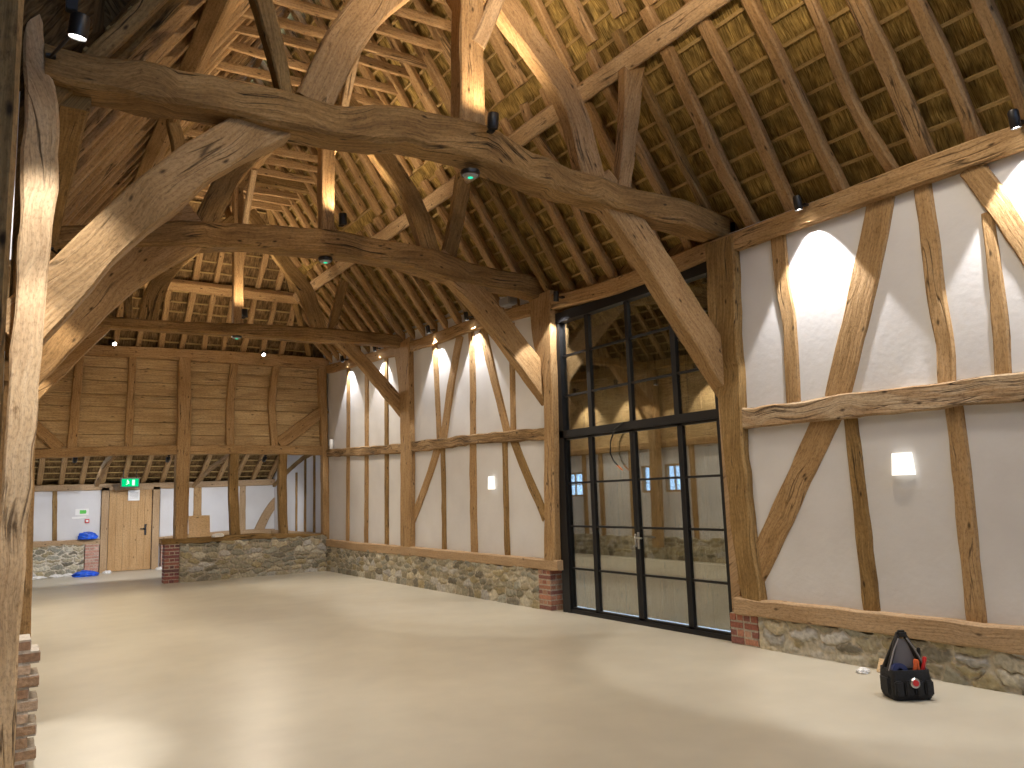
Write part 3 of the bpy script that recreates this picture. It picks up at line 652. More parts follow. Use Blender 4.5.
# collars between the rafter couples
cy = [y for y in ys if y < 15.6]
for y, (o_, b_) in zip(cy, bay_order(cy)):
    thick = abs(y - 14.14) < .2
    zc = 7.42 + RNG.uniform(-.04, .04); d = (zc - 4.4) / 1.5
    yy = y - .09
    timber('collar', ('thick collar joining the rafters over the farthest tie beam' if thick else '%s collar %s' % (o_, b_ + ', joining the rafter couples')), 'collar',
           [(XL + d - .05, yy, zc + RNG.uniform(-.03, .03), .2 if thick else .115), (XM, yy, zc + RNG.uniform(-.02, .02), .22 if thick else .125), (XR - d + .05, yy, zc, .2 if thick else .115)], .14 if thick else .055, (0, -1, 0), 'oak' if not thick else 'oak_dark', 'collars joining the rafters', chamf=.008)
# hip rafters
hx = np.arange(.62, 6.3, .44)
for k, x in enumerate(hx):
    dx = min(x - XL, XR - x)
    zt = min(9.05, 4.4 + 1.5 * dx - .06)
    if zt < 5.5: continue
    P = [(x + RNG.uniform(-.02, .02), yhip(z), z, RNG.uniform(.1, .13)) for z in np.linspace(5.0, zt, 5)]
    timber('rafter', '%s hip rafter from the left above the boarded end wall' % ORD[k], 'rafter', P, .1, HIPN, 'oak', 'rafters of the hipped end', rough=.006)
for sgn in (1, -1):
    P = []
    for z in np.linspace(5.0, 9.1, 6):
        d = (z - 4.4) / 1.5
        P.append(((XR - d) if sgn > 0 else (XL + d), yhip(z) - .02, z - .03, .14))
    timber('hip_rafter', 'diagonal corner rafter at the %s edge of the hipped end' % ('right' if sgn > 0 else 'left'), 'rafter', P, .14, (-.5 * sgn, -.6, -.6), 'oak_dark')
# aisle rafters
ax = np.arange(.35, 6.6, .47)
for k, x in enumerate(ax):
    P = [(x + RNG.uniform(-.02, .02), AB[0] + t * (AT[0] - AB[0]), AB[1] + t * (AT[1] - AB[1]), .12) for t in np.linspace(.03, .97, 5)]
    timber('rafter', '%s low rafter from the left under the far aisle roof' % ORD[k], 'rafter', P, .1, AN, 'oak', 'rafters of the far aisle roof', rough=.008)
timber('aisle_strut', 'slanting oak strut under the end rail, left of the exit sign', 'strut', [(2.02, 18.6, 2.74, .14), (1.92, 19.6, 2.52, .13), (2.0, 22.0, 2.2, .13)], .1, (-1, 0, 0), 'oak')
timber('aisle_strut', 'thin slanting oak strut under the end rail beside the dark dwarf wall post', 'strut', [(4.38, 18.6, 2.74, .1), (4.35, 21.0, 2.42, .1), (4.42, 22.95, 2.12, .1)], .09, (-1, 0, 0), 'oak')

# battens
def batten(name_label, P, n, group):
    timber('batten', name_label, 'batten', P, .022, n, 'batten', group, step=.6, chamf=.004, rough=.003, ext=0)
for sgn in (1, -1):
    nin = Vector((-.832 * sgn, 0, -.555)); sn = 'right' if sgn > 0 else 'left'
    k = 0; d = .09
    while d < 3.15:
        x = XR - d if sgn > 0 else XL + d
        y1 = min(18.5, yhip(4.4 + 1.5 * d) - .02)
        P = []
        for y in np.linspace(1.0 if sgn > 0 else 5.95, y1, 9):
            q = Vector((x, y, zroof(x, y))) - nin * .068
            P.append((q.x, q.y, q.z + RNG.uniform(-.012, .012), .034))
        batten('%s thatching batten up from the %s wall plate' % (ORD[k], sn), P, nin, 'thatching battens of the %s slope' % sn)
        k += 1; d += .136
k = 0; z = 5.12
while z < 9:
    d = (z - 4.4) / 1.5
    P = [(x, yhip(z) + .05, z + .05 + RNG.uniform(-.01, .01), .034) for x in np.linspace(XL + d, XR - d, 5)]
    batten('%s thatching batten up from the end wall plate' % ORD[k], P, HIPN, 'thatching battens of the hipped end'); k += 1; z += .185
for k in range(17):
    t = .06 + k * .055
    p = Vector((0, AB[0] + t * (AT[0] - AB[0]), AB[1] + t * (AT[1] - AB[1]))) - AN * .065
    batten('%s thatching batten up from the aisle wall' % ORD[k], [(x, p.y, p.z + RNG.uniform(-.01, .01), .034) for x in np.linspace(0, 6.7, 5)], AN, 'thatching battens of the far aisle roof')

# ------------------------------------------------------------------ masonry
PAL = [(.33, .29, .20), (.40, .36, .26), (.27, .25, .185), (.45, .39, .27), (.20, .18, .135), (.38, .32, .19), (.52, .48, .38), (.32, .31, .25), (.48, .46, .42)]
def stone_wall(name, p0, p1, z0, z1, thick, label, cat='wall', top=.03, res=.014, stone=(.15, .40), mortar=(.53, .475, .37)):
    """rubble wall: front face from p0 to p1 (to the left of the direction is outside), bulging stones in mortar"""
    a = np.array(p0, float); b = np.array(p1, float); L = np.linalg.norm(b - a); t = (b - a) / L; nrm = np.array([-t[1], t[0]])
    H = z1 - z0
    sites = []
    z = .0
    while z < H + .1:
        h = RNG.uniform(.06, .15); s = RNG.uniform(-.2, 0)
        while s < L + .2:
            w = RNG.uniform(*stone); sites.append((s + w / 2, z + h / 2 + RNG.uniform(-.03, .03), 1.0 / (w / .2))); s += w
        z += h
    S = np.array(sites)
    nu = int(L / res) + 1; nv = int(H / res) + 1
    U, Vv = np.meshgrid(np.linspace(0, L, nu), np.linspace(0, H, nv))
    wx = np.sin(U * 71 + Vv * 53) * .006 + np.sin(U * 37 - Vv * 83) * .007 + np.sin(U * 31 + Vv * 17) * .008 + np.sin(U * 13 - Vv * 29 + 2) * .012; wz = np.sin(U * 67 - Vv * 31) * .005 + np.sin(U * 97 + Vv * 71 + 1) * .004 + np.sin(U * 23 + 1 + Vv * 11) * .01 + np.sin(U * 47) * .004
    pu = (U + wx).ravel(); pv = (Vv + wz).ravel()
    d1 = np.empty(len(pu)); d2 = np.empty(len(pu)); idx = np.empty(len(pu), int)
    for i0 in range(0, len(pu), 4000):
        sl = slice(i0, i0 + 4000)
        lo, hi = pu[sl].min(), pu[sl].max()
        D = np.sqrt(((pu[sl, None] - S[None, :, 0]) * .62 * S[None, :, 2] ** .5) ** 2 + ((pv[sl, None] - S[None, :, 1])) ** 2)
        part = np.argpartition(D, 1, axis=1)[:, :2]
        r = np.arange(D.shape[0]); da = D[r, part[:, 0]]; db = D[r, part[:, 1]]
        sw = da > db
        idx[sl] = np.where(sw, part[:, 1], part[:, 0]); d1[sl] = np.minimum(da, db); d2[sl] = np.maximum(da, db)
    e = d2 - d1
    m = np.clip((e - .006) / .03, 0, 1); m = m * m * (3 - 2 * m)
    prot = RNG.uniform(.5, 1.1, len(S))[idx]
    disp = m * .032 * prot + (np.sin(U * 61 + Vv * 37) * np.sin(U * 43 - Vv * 71)).ravel() * .004 * m + RNG.uniform(-.003, .003, len(pu))
    ccol = np.array([np.array(PAL[RNG.randint(len(PAL))]) * RNG.uniform(.8, 1.2) for _ in S])[idx]
    mk = np.clip((e - .010) / .014, 0, 1)[:, None]
    col = np.array(mortar)[None] * RNG.uniform(.9, 1.08, (len(pu), 1)) * (1 - mk) + ccol * mk * RNG.uniform(.88, 1.1, (len(pu), 1))
    edge = np.minimum(1, np.minimum(U.ravel(), L - U.ravel()) / .02)
    disp = disp * edge
    topw = wob(nu, .12, top)
    Z = z0 + Vv + (Vv / H) * topw[None, :]
    V = []; C = []
    P = a[None] + t[None] * U.ravel()[:, None] + nrm[None] * disp[:, None]
    V = [(P[i, 0], P[i, 1], Z.ravel()[i]) for i in range(len(P))]
    C = [(*c, 1) for c in col]
    F = [(j * nu + i, j * nu + i + 1, (j + 1) * nu + i + 1, (j + 1) * nu + i) for j in range(nv - 1) for i in range(nu - 1)]
    n0 = len(V)
    mo = (*mortar, 1)
    for i in range(nu):                                   # top and back
        q = a + t * (L * i / (nu - 1)) - nrm * thick
        V.append((q[0], q[1], Z[-1, i])); V.append((q[0], q[1], z0)); C += [mo, mo]
    for i in range(nu - 1):
        F.append(((nv - 1) * nu + i, (nv - 1) * nu + i + 1, n0 + 2 * i + 2, n0 + 2 * i))
        F.append((n0 + 2 * i, n0 + 2 * i + 2, n0 + 2 * i + 3, n0 + 2 * i + 1))
    F.append(tuple([j * nu for j in range(nv)] + [n0, n0 + 1])); F.append(tuple([j * nu + nu - 1 for j in range(nv)][::-1] + [n0 + 2 * nu - 1, n0 + 2 * nu - 2]))
    mb = MB(); mb.add(V, F, col=C)
    o = mb.build(name, M['stone'], smooth=50)
    return tag(o, label, cat)

BR = [(.36, .15, .10), (.42, .20, .13), (.30, .12, .085), (.40, .23, .16), (.25, .11, .09), (.45, .27, .19)]
def brick_pier(name, c, dims, label, rot=0.0, face='x', pal=BR, tooth=None, cat='wall'):
    """stack of brick courses with mortar; dims = (sx, sy, sz); bricks on every face"""
    mb = MB(); sx, sy, sz = dims
    mor = (.46, .40, .32, 1)
    ncourse = max(1, round(sz / .072)); ch = sz / ncourse
    for k in range(ncourse):
        z = (k + .5) * ch
        off = k % 2
        tx = 0 if tooth is None else tooth * (1 if off else 0)
        mb.box((tx / 2, 0, z), (sx - .016 + tx, sy - .016, ch + .001), col=mor)
        nx = max(1, round(sx / (.215 if off else .105))); ny = max(1, round(sy / (.105 if off else .215)))
        for ix in range(nx):
            for iy in range(ny):
                if 0 < ix < nx - 1 and 0 < iy < ny - 1: continue
                bx = (sx + tx) / nx; by = sy / ny
                c_ = np.array(pal[RNG.randint(len(pal))]) * RNG.uniform(.85, 1.15)
                mb.box((-sx / 2 + bx * (ix + .5) + RNG.uniform(-.003, .003), -sy / 2 + by * (iy + .5) + RNG.uniform(-.003, .003), z), (bx - .008, by - .008, ch - .012), col=(*c_, 1), bev=.005)
    o = mb.build(name, M['brick'], loc=c)
    o.rotation_euler = (0, 0, rot)
    return tag(o, label, cat)

stone_wall('stone_plinth', (6.52, -1.0), (6.52, 5.72), 0, .31, .24, 'low rubble stone plinth right of the glazed doors, under the pale sill')
bpy.data.objects['stone_plinth'].location = (0, 0, 0)
brick_pier('brick_pier', (6.66, 5.9, 0), (.32, .37, .31), 'low red brick end of the stone plinth right of the glazed doors')
stone_wall('stone_plinth', (6.5, 9.6), (6.5, 18.45), 0, .55, .26, 'rubble stone plinth under the far right bays')
brick_pier('brick_pier', (6.64, 9.46, 0), (.3, .3, .55), 'brick pier left of the glazed doors under the oak post')
stone_wall('dwarf_wall', (6.5, 18.36), (3.28, 18.36), 0, .8, .3, 'rubble stone dwarf wall across the far end below the dark posts', mortar=(.42, .37, .29))
brick_pier('brick_pier', (3.13, 18.5, 0), (.3, .3, .8), 'dark red brick pier ending the dwarf wall by the passage', pal=[(.26, .10, .09), (.22, .09, .09), (.30, .13, .10), (.16, .08, .08)])
stone_wall('stone_plinth', (1.86, 22.9), (-.1, 22.9), 0, .72, .25, 'pale rubble stone wall left of the exit door', mortar=(.62, .56, .46))
brick_pier('brick_pier', (2.03, 23.0, 0), (.32, .25, .72), 'pinkish brick pier just left of the exit door', pal=[(.48, .26, .20), (.55, .34, .27), (.42, .22, .17)])
brick_pier('brick_pier', (3.83, 22.98, 0), (.4, .25, .74), 'pinkish brick pier just right of the exit door', pal=[(.48, .26, .20), (.55, .34, .27), (.42, .22, .17)])
stone_wall('stone_plinth', (6.7, 22.9), (4.05, 22.9), 0, .74, .25, 'rubble stone wall behind the dwarf wall')
stone_wall('stone_plinth', (.08, 18.4), (.08, 6.1), 0, .5, .2, 'rubble stone plinth along the left wall', res=.03)
brick_pier('brick_pier', (.135, 6.16, 0), (.17, .3, .8), 'toothed brick pier under the pale post at the left edge', pal=[(.34, .22, .13), (.40, .27, .16), (.28, .17, .10), (.46, .33, .22)], tooth=.05)

# ------------------------------------------------------------------ glazed doors in the right wall
DX = 6.63
YC = [9.12, 8.39, 7.575, 6.775, 6.14]
screen = empty('door_1', (DX, 7.8, 0)); struct(screen, 'black steel framed glazed screen with double doors'); 
def bar(mb, y0, y1, z0, z1, t=.06, x=0): mb.box((x, (y0 + y1) / 2 - 7.8, (z0 + z1) / 2), (t, abs(y1 - y0), z1 - z0))
f = MB()
bar(f, 9.14, 8.975, 0, 4.12, .12); bar(f, 6.08, 6.15, 0, 4.12, .1); bar(f, 9.14, 6.08, 3.99, 4.13, .14); bar(f, 9.14, 6.08, 2.36, 2.46, .12); bar(f, 9.14, 6.08, 0, .05, .1)
f.build('door_frame', M['steel'], screen)
f = MB()
for y in (YC[1], YC[2], YC[3]): bar(f, y + (.04 if y != YC[2] else .03), y - (.04 if y != YC[2] else .03), 2.455, 4.0, .06)
for z in (2.943, 3.508): bar(f, 9.0, 6.14, z - .014, z + .014, .04)
f.build('top_light_bars', M['steel'], screen)
g = MB(); g.box((.0, -.23, 3.22), (.012, 2.85, 1.56)); g.build('top_light_glass', M['glass'], screen)
def leaf(name, ya, yb, sl):
    f = MB(); s = .055 if sl == 0 else sl
    bar(f, ya, ya - s, .03, 2.37); bar(f, yb + s, yb, .03, 2.37); bar(f, ya, yb, .03, .075); bar(f, ya, yb, 2.33, 2.37)
    for z in (.588, 1.152, 1.736): bar(f, ya, yb, z - .013, z + .013, .04)
    o = f.build(name, M['steel'], screen)
    g = MB(); g.box((0, (ya + yb) / 2 - 7.8, 1.2), (.012, abs(ya - yb) - .06, 2.3)); g.build('glass', M['glass'], o)
    return o
leaf('side_light', 8.985, YC[1] + .04, .03); leaf('side_light', YC[3] - .04, 6.14, .03)
la = leaf('door_leaf', YC[1] + .035, YC[2] + .004, .045); lb = leaf('door_leaf', YC[2] - .004, YC[3] - .035, .045)
h = MB(); h.box((-.04, YC[2] - .03 - 7.8, 1.0), (.016, .035, .2), bev=.004); h.tube([(-.05, YC[2] - .03 - 7.8, 1.04), (-.10, YC[2] - .03 - 7.8, 1.04), (-.105, YC[2] - .05 - 7.8, 1.04), (-.105, YC[2] - .16 - 7.8, 1.035)], .011)
h.build('handle', M['chrome'], lb, smooth=40)
h = MB(); h.box((-.035, YC[2] + .03 - 7.8, 1.0), (.012, .03, .16), bev=.004); h.tube([(-.04, YC[2] + .03 - 7.8, .93), (-.06, YC[2] + .03 - 7.8, .93)], .012); h.build('lock', M['chrome'], la)
# timber barn doors closed outside the glass, daylight at their foot
mb = MB()
for k in range(19):
    y = 5.75 + k * .225
    mb.box((7.36, y + .11, 2.03), (.035, .218, 4.2))
for z in (.6, 2.2, 3.8): mb.box((7.31, 7.85, z), (.05, 4.2, .18))
for i in range(len(mb.uv)): mb.uv[i] = (mb.v[i][2], mb.v[i][1])
struct(mb.build('door_3', M['oak_dark']), 'outer boarded barn doors behind the glass')
boxes('wall_reveal', [(6.68, 5.78, -.3, 7.4, 6.1, 4.6), (6.72, 9.45, -.3, 6.9, 10.0, 4.6), (6.8, 9.98, -.3, 7.4, 10.2, 4.6), (6.68, 5.78, 4.1, 7.4, 10.2, 4.6)], M['oak_dark'])
boxes('trim_1', [(6.56, 5.97, .3, 6.7, 6.09, 4.12)], M['oak_new'], label='oak lining beside the glazed doors')
boxes('path_outside', [(6.9, 4.5, -.4, 12, 11, -.14)], M['paving'])
# hanging cable
mb = MB(); mb.tube([(6.56, 7.7, 2.45), (6.54, 7.83, 2.38), (6.55, 7.94, 2.23), (6.55, 7.95, 2.08), (6.56, 7.90, 1.98), (6.57, 7.83, 1.92)], .009)
cab = mb.build('cable', M['black'], smooth=60); tag(cab, 'short loose cable hanging from the black transom of the glazed doors', 'cable')
mb = MB(); mb.tube([(6.57, 7.85, 1.93), (6.575, 7.80, 1.89), (6.58, 7.76, 1.86)], [.012, .012, .006]); mb.build('bare_end', M['copper'], cab)
# left wall windows (seen mirrored in the glass)
for k, (ya, yb, za, zb) in enumerate(((13.55, 14.12, 1.55, 2.2), (14.42, 14.95, 1.55, 2.2), (17.3, 18.1, 1.5, 2.15))):
    w = MB(); yc = (ya + yb) / 2; zc = (za + zb) / 2
    for s in (-1, 1): w.box((-.06, yc + s * ((yb - ya) / 2 - .025), zc), (.1, .05, zb - za))
    for s in (-1, 0, 1): w.box((-.06, yc, zc + s * ((zb - za) / 2 - .025)), (.1, yb - ya, .05 if s else .025))
    w.box((-.06, yc, zc), (.05, .025, zb - za))
    o = struct(w.build('window_%d' % (k + 1), M['oak_new']), 'small window in the left wall')
    g = MB(); g.box((-.06, yc, zc), (.008, yb - ya - .06, zb - za - .06)); g.build('window_glass', M['glass'], o)
# studs of the left wall
for k, y in enumerate((7.1, 8.2, 10.6, 11.9, 13.2, 15.3, 16.5, 17.2)):
    timber('wall_stud', '%s oak stud along the left wall, mirrored in the glazed doors' % ORD[k], 'stud', [(0, y, .5, .15), (0, y, 2.65, .15)], .08, (1, 0, 0), 'oak', 'studs of the left wall')
timber('mid_rail', 'oak rail along the left wall between plaster and boarding', 'rail', [(.0, 6.05, 2.65, .16), (.0, 18.5, 2.68, .16)], .12, (1, 0, 0), 'oak', step=.5)
timber('door_post', 'dark oak door post close to the viewer at the left edge', 'post', [(-.16, 3.05, 0, .31), (-.155, 3.05, 3.6, .3), (-.15, 3.05, 6.2, .3)], .22, (0, -1, 0), 'oak_old', rough=.004)
# studs on the right wall of the aisle
for k, y in enumerate((20.92, 20.2, 19.5)):
    timber('aisle_stud', '%s dark stud on the side wall of the far aisle, beyond the corner' % ORD[k], 'stud', [(6.6, y, .5, .09), (6.6, y, 3.3 - (y - 19) * .5, .09)], .08, (-1, 0, 0), 'oak_dark', 'studs of the aisle side wall')
timber('sill_beam', 'pale oak sill on the side wall of the far aisle', 'sill', [(6.58, 18.7, .78, .14), (6.58, 22.9, .78, .14)], .18, (-1, 0, 0), 'oak_new')
timber('aisle_brace', 'bowed oak timber under the aisle roof on its side wall', 'brace', [(6.58, 18.75, 2.86, .1), (6.58, 20.3, 2.72, .1), (6.58, 21.6, 2.44, .1), (6.58, 22.9, 2.1, .1)], .1, (-1, 0, 0), 'oak_dark')

# ------------------------------------------------------------------ exit door and small things of the aisle
d = empty('door_2', (2.89, 22.98, 0)); struct(d, 'oak exit door in the aisle wall')
mb = MB()
for k in range(6): mb.box((-.42 + k * .168, 0, 1.04), (.164, .05, 2.06))
for i in range(len(mb.uv)): mb.uv[i] = (mb.v[i][2], mb.v[i][0])
lf = mb.build('door_leaf', M['door_oak'], d)
mb = MB()
for s in (-1, 1): mb.box((s * .6, -.02, 1.06), (.16, .14, 2.12))
mb.box((0, -.02, 2.1), (1.36, .14, .1))
for i in range(len(mb.uv)): mb.uv[i] = (mb.v[i][2], mb.v[i][0])
mb.build('door_frame', M['oak_new'], d)
mb = MB(); mb.box((.36, -.035, 1.02), (.05, .02, .28), bev=.004); mb.tube([(.36, -.04, 1.05), (.36, -.09, 1.05), (.34, -.095, 1.05), (.23, -.095, 1.05)], .012)
mb.build('handle', M['black'], lf)
mb = MB(); mb.box((0, 0, .13), (.27, .04, .27)); pn = mb.build('notice', M['white'], loc=(2.95, 22.92, 1.78)); tag(pn, 'small white paper notice fixed on the oak exit door', 'notice')
mb = MB()
for k in range(5): mb.box((0, 0, .2 - k * .035), (.2, .004, .008))
mb.build('print_lines', M['greybox'], pn, loc=(0, -.022, 0))
# exit sign
ex = empty('exit_sign', (2.77, 22.3, 2.12)); tag(ex, 'lit green exit sign hanging above the oak door', 'sign')
mb = MB(); mb.box((0, 0, .1), (.44, .08, .24), bev=.008); mb.build('casing', M['black'], ex)
mb = MB(); mb.box((0, -.045, .1), (.38, .012, .19)); mb.build('panel', M['exitglow'], ex)
mb = MB()
mb.lathe([(.001, 0), (.016, 0), (.016, .004), (.001, .004)], (-.06, -.052, .155), 12, Matrix.Rotation(R(90), 3, 'X'))
for a, b in (((-.055, .135), (-.045, .095)), ((-.05, .13), (-.02, .115)), ((-.055, .13), (-.085, .11)), ((-.045, .095), (-.02, .07)), ((-.045, .095), (-.07, .06)), ((-.07, .06), (-.095, .06))):
    mb.tube([(a[0], -.054, a[1]), (b[0], -.054, b[1])], .008, 6)
mb.build('running_figure', M['exitwhite'], ex)
mb = MB(); mb.box((.075, -.053, .1), (.06, .004, .14)); mb.build('doorway_pictogram', M['exitwhite'], ex)
mb = MB(); mb.tube([(-.15, 0, .21), (-.15, 0, .42)], .008); mb.tube([(.15, 0, .21), (.15, 0, .42)], .008); mb.build('hanger', M['black'], ex)
# safety notices
mb = MB(); mb.box((0, 0, 0), (.30, .012, .16)); s1 = mb.build('safety_sign', M['white'], loc=(1.78, 22.985, 1.53)); tag(s1, 'small white sign with a green print on the white panel left of the door', 'sign')
mb = MB(); mb.box((.02, -.008, 0), (.14, .004, .09)); mb.tube([(.0, -.01, 0), (.1, -.01, 0)], .012); mb.build('green_print', M['green'], s1)
mb = MB(); mb.box((0, 0, 0), (.32, .012, .05)); s2 = mb.build('safety_sign', M['white'], loc=(1.72, 22.985, 1.39)); tag(s2, 'narrow white strip sign beneath the green and white sign', 'sign')
mb = MB(); mb.box((0, 0, 0), (.1, .05, .1), bev=.006); cp = mb.build('call_point', M['red'], loc=(1.9, 22.975, 1.3)); tag(cp, 'small red fire alarm call point on the white panel', 'alarm')
mb = MB(); mb.box((0, -.028, 0), (.055, .006, .05)); mb.build('glass_plate', M['white'], cp)

def crumple(name, loc, dims, mat, label, cat, seed):
    r = np.random.RandomState(seed); bm = bmesh.new(); bmesh.ops.create_icosphere(bm, subdivisions=4, radius=1)
    K = r.uniform(2, 7, (8, 3)); ph = r.uniform(0, 6, 8)
    for v in bm.verts:
        c = v.co.copy(); n = 0
        for k in range(8): n += abs(math.sin(c.x * K[k, 0] + c.y * K[k, 1] + c.z * K[k, 2] + ph[k])) - .6
        c *= 1 + .09 * n
        v.co = Vector((c.x * dims[0] / 2, c.y * dims[1] / 2, max(0, (c.z * .8 + .3)) * dims[2]))
    me = bpy.data.meshes.new(name); bm.to_mesh(me); bm.free(); me.materials.append(M[mat])
    o = bpy.data.objects.new(name, me); o.location = loc; link(o); return tag(o, label, cat)
crumple('plastic_bag', (1.92, 22.84, .853), (.42, .2, .16), 'blue', 'crumpled blue plastic bag lying on the oak sill of the aisle wall', 'bag', 3)
crumple('plastic_sheet', (1.84, 22.1, .0), (.52, .4, .12), 'blue', 'crumpled blue plastic sheet lying on the floor by the stone wall', 'sheet', 5)
for k, (x, y, s) in enumerate(((.85, 22.35, .35), (1.25, 22.5, .3), (1.5, 22.55, .25), (2.35, 22.62, .2), (3.6, 22.6, .25))):
    crumple('dust_sheet', (x, y, 0), (s, .25, .06), 'white', ['pale crumpled scrap on the floor nearest the left post', 'second pale crumpled scrap along the foot of the aisle stone wall', 'pale crumpled scrap beside the blue plastic sheet', 'pale crumpled scrap at the foot of the exit door', 'pale crumpled scrap right of the exit door'][k], 'scrap', 10 + k)
mb = MB(); mb.box((0, 0, .23), (.44, .012, .46)); pl = mb.build('plywood_panel', M['ply'], loc=(3.68, 18.40, .925)); pl.rotation_euler = (R(-9), 0, 0); tag(pl, 'square plywood panel leaning on the dwarf wall sill by the stout post', 'panel')
crumple('rag', (4.05, 18.33, .905), (.24, .14, .07), 'white', 'small pale rag on the sill right of the plywood panel', 'rag', 31)

# ------------------------------------------------------------------ lamps
def aim_matrix(v):
    return Vector(v).normalized().to_track_quat('-Z', 'Y')
def light(name, loc, aim, power, angle, blend=.5, col=(1, .86, .68), size=.03, parent=None):
    l = bpy.data.lights.new(name, 'SPOT'); l.energy = power; l.color = col; l.spot_size = R(angle); l.spot_blend = blend; l.shadow_soft_size = size
    o = bpy.data.objects.new(name, l); o.location = loc; o.rotation_mode = 'QUATERNION'; o.rotation_quaternion = aim_matrix(aim)
    if parent: o.parent = parent
    return link(o)
WARM = (1, .78, .55); WASH = (1, .975, .97); MID = (1, .87, .70)
def spot(loc, aim, power, angle, label, group=None, col=MID, blend=.5, mount=(0, 0, .09), lens='lens', r=.045, size=.03, extra=None):
    """black cylinder spotlight: bracket, body, lens, and its lamp"""
    root = empty('spotlight', loc); tag(root, label, 'spotlight', group)
    q = aim_matrix(aim).to_matrix()
    mb = MB(); mb.lathe([(.001, .075), (r * .8, .075), (r, .06), (r, -.06), (r * .9, -.066), (r * .9, -.05), (.001, -.05)], (0, 0, 0), 20, q)
    mb.build('lamp_body', M['black'], root, smooth=40)
    mb = MB(); mb.lathe([(.001, -.056), (r * .84, -.056), (r * .84, -.053), (.001, -.053)], (0, 0, 0), 20, q); mb.build('lens', M[lens], root)
    mb = MB(); mb.tube([(0, 0, 0), mount], .011, 8); mb.box(mount, (.06, .06, .02), bev=.004); mb.build('bracket', M['black'], root)
    a = Vector(aim).normalized()
    light('lamp', a * .075, aim, power, angle, blend, col, size, root)
    if extra: light('lamp', a * .075, extra[0], extra[1], extra[2], .5, col, size, root)
    return root
G = 'spotlights along the right wall plate'
for y, p, lab in ((2.75, 72, 'spotlight on the right plate outside the right edge of the photo'), (4.72, 76, 'spotlight on the right plate above the wide lit brace'),
                  (8.72, 40, 'spotlight on the right plate above the glazed doors'), (11.25, 46, 'spotlight on the plate hidden behind the straight brace of the middle tie'), (12.65, 40, 'spotlight on the plate right of the far flared post'),
                  (15.1, 40, 'spotlight on the plate left of the far flared post'), (16.95, 40, 'spotlight on the plate nearest the boarded end corner')):
    z = 4.29 if y < 9 else 4.47 + gY(y) * .6
    spot((6.36, y, z), (.17 if y != 8.72 else .12, 0 if y != 8.72 else .28, -1), p * 3.0, 74, lab, G, WASH, .18, (.1, 0, .0), r=.038)
# black twin spots at the feet of the crown posts: light the roof
UP = 'uplights at the feet of the crown posts'
def twin(loc, l, aims):
    for k, (dx, dy, a, p, an) in enumerate(aims):
        spot((loc[0] + dx, loc[1] + dy, loc[2]), a, p, an, l[k], UP, WARM, .8, (-dx * .3, -dy * .3, -.07), lens='lens_dim', r=.05, size=.05)
twin((3.56, 5.86, 4.87), ('black uplight right of the nearest crown post foot', 'black uplight behind the nearest crown post foot'), [(-.04, -.2, (0, -.12, 1), 55, 160), (-.02, .34, (-.1, .2, 1), 230, 140)])
spot((3.4, 2.4, 4.95), (.2, .2, 1), 1050, 150, 'added unseen uplight over the viewer, brightening the near roof bay', UP, WARM, .8, (0, -.2, -.05), lens='lens_dim', r=.05, size=.06)  # added out-of-view uplight that brightens the near roof bay
spot((3.4, 2.4, 6.5), (-.14, 1, .12), 420, 66, 'added unseen spotlight high over the viewer, brightening the nearest truss', UP, WARM, .6, (0, -.2, -.0), lens='lens_dim', r=.05, size=.06)  # added out-of-view spot that brightens the upper nearest truss
twin((3.46, 9.36, 5.08), ('black uplight in front of the middle crown post foot', 'black uplight behind the middle crown post foot'), [(.0, -.18, (-.05, -.1, 1), 70, 160), (.0, .3, (.1, .5, 1), 240, 140)])
twin((3.43, 14.12, 4.86), ('black uplight in front of the farthest crown post foot', 'black uplight behind the farthest crown post foot'), [(.0, -.3, (.0, .0, 1), 70, 155), (.0, .32, (0, .75, 1), 260, 140)])
# left posts
LP = 'spotlights over the left posts'
spot((.275, 5.12, 4.47), (-.08, .2, -1), 190, 80, 'black spotlight over the pale post at the top left corner', LP, WASH, .5, (-.12, .68, .12), r=.055, extra=((-.05, .26, -1), 420, 30))  # extra: narrow second beam added to brighten the lower post
spot((.42, 8.9, 4.1), (-.05, .05, -1), 80, 80, 'spotlight over the left post of the middle tie beam', LP, MID, .5, (-.1, .1, .1))
spot((.42, 13.8, 4.1), (-.02, .02, -1), 60, 80, 'spotlight over the left post of the farthest tie beam', LP, MID, .5, (-.1, .1, .1))
mb = MB(); mb.box((0, 0, .05), (.07, .06, .13), bev=.006); jb = mb.build('junction_box', M['black'], loc=(.26, 5.74, 4.93)); tag(jb, 'small black box on the pale post beside the top left spotlight', 'box')
# added floodlights, hidden behind the ties and above view, to brighten the floor
FL = 'added unseen floor floodlights'
for k, (x, y, z, p) in enumerate(((1.9, 6.35, 4.78, 190), (5.0, 6.35, 4.72, 180), (2.2, 9.8, 4.76, 175), (4.7, 9.8, 4.76, 150), (1.6, 14.5, 4.68, 130), (5.2, 14.5, 4.68, 160))):
    nm = ('nearest', 'middle', 'farthest')[k // 2]
    spot((x, y, z), (.1 * (1 if k % 2 == 0 else -1), .3, -1), p, 155, 'added floodlight behind the %s tie beam, %s of its crown post' % (nm, 'left' if k % 2 == 0 else 'right'), FL, MID, 1, (0, -.16, .0), size=.25)
for k, (x, y) in enumerate(((2.1, 3.3), (5.1, 3.0))):
    spot((x, y, 5.9 if k else 6.6), (.1 - .2 * k, .1, -1), 340, 135, 'added unseen floodlight near the %s purlin overhead' % ('left', 'right')[k], FL, MID, 1, (-.2 + .4 * k, 0, .1), size=.3)  # added lamps above the view that brighten the near floor
LW = 'spotlights along the left wall plate'
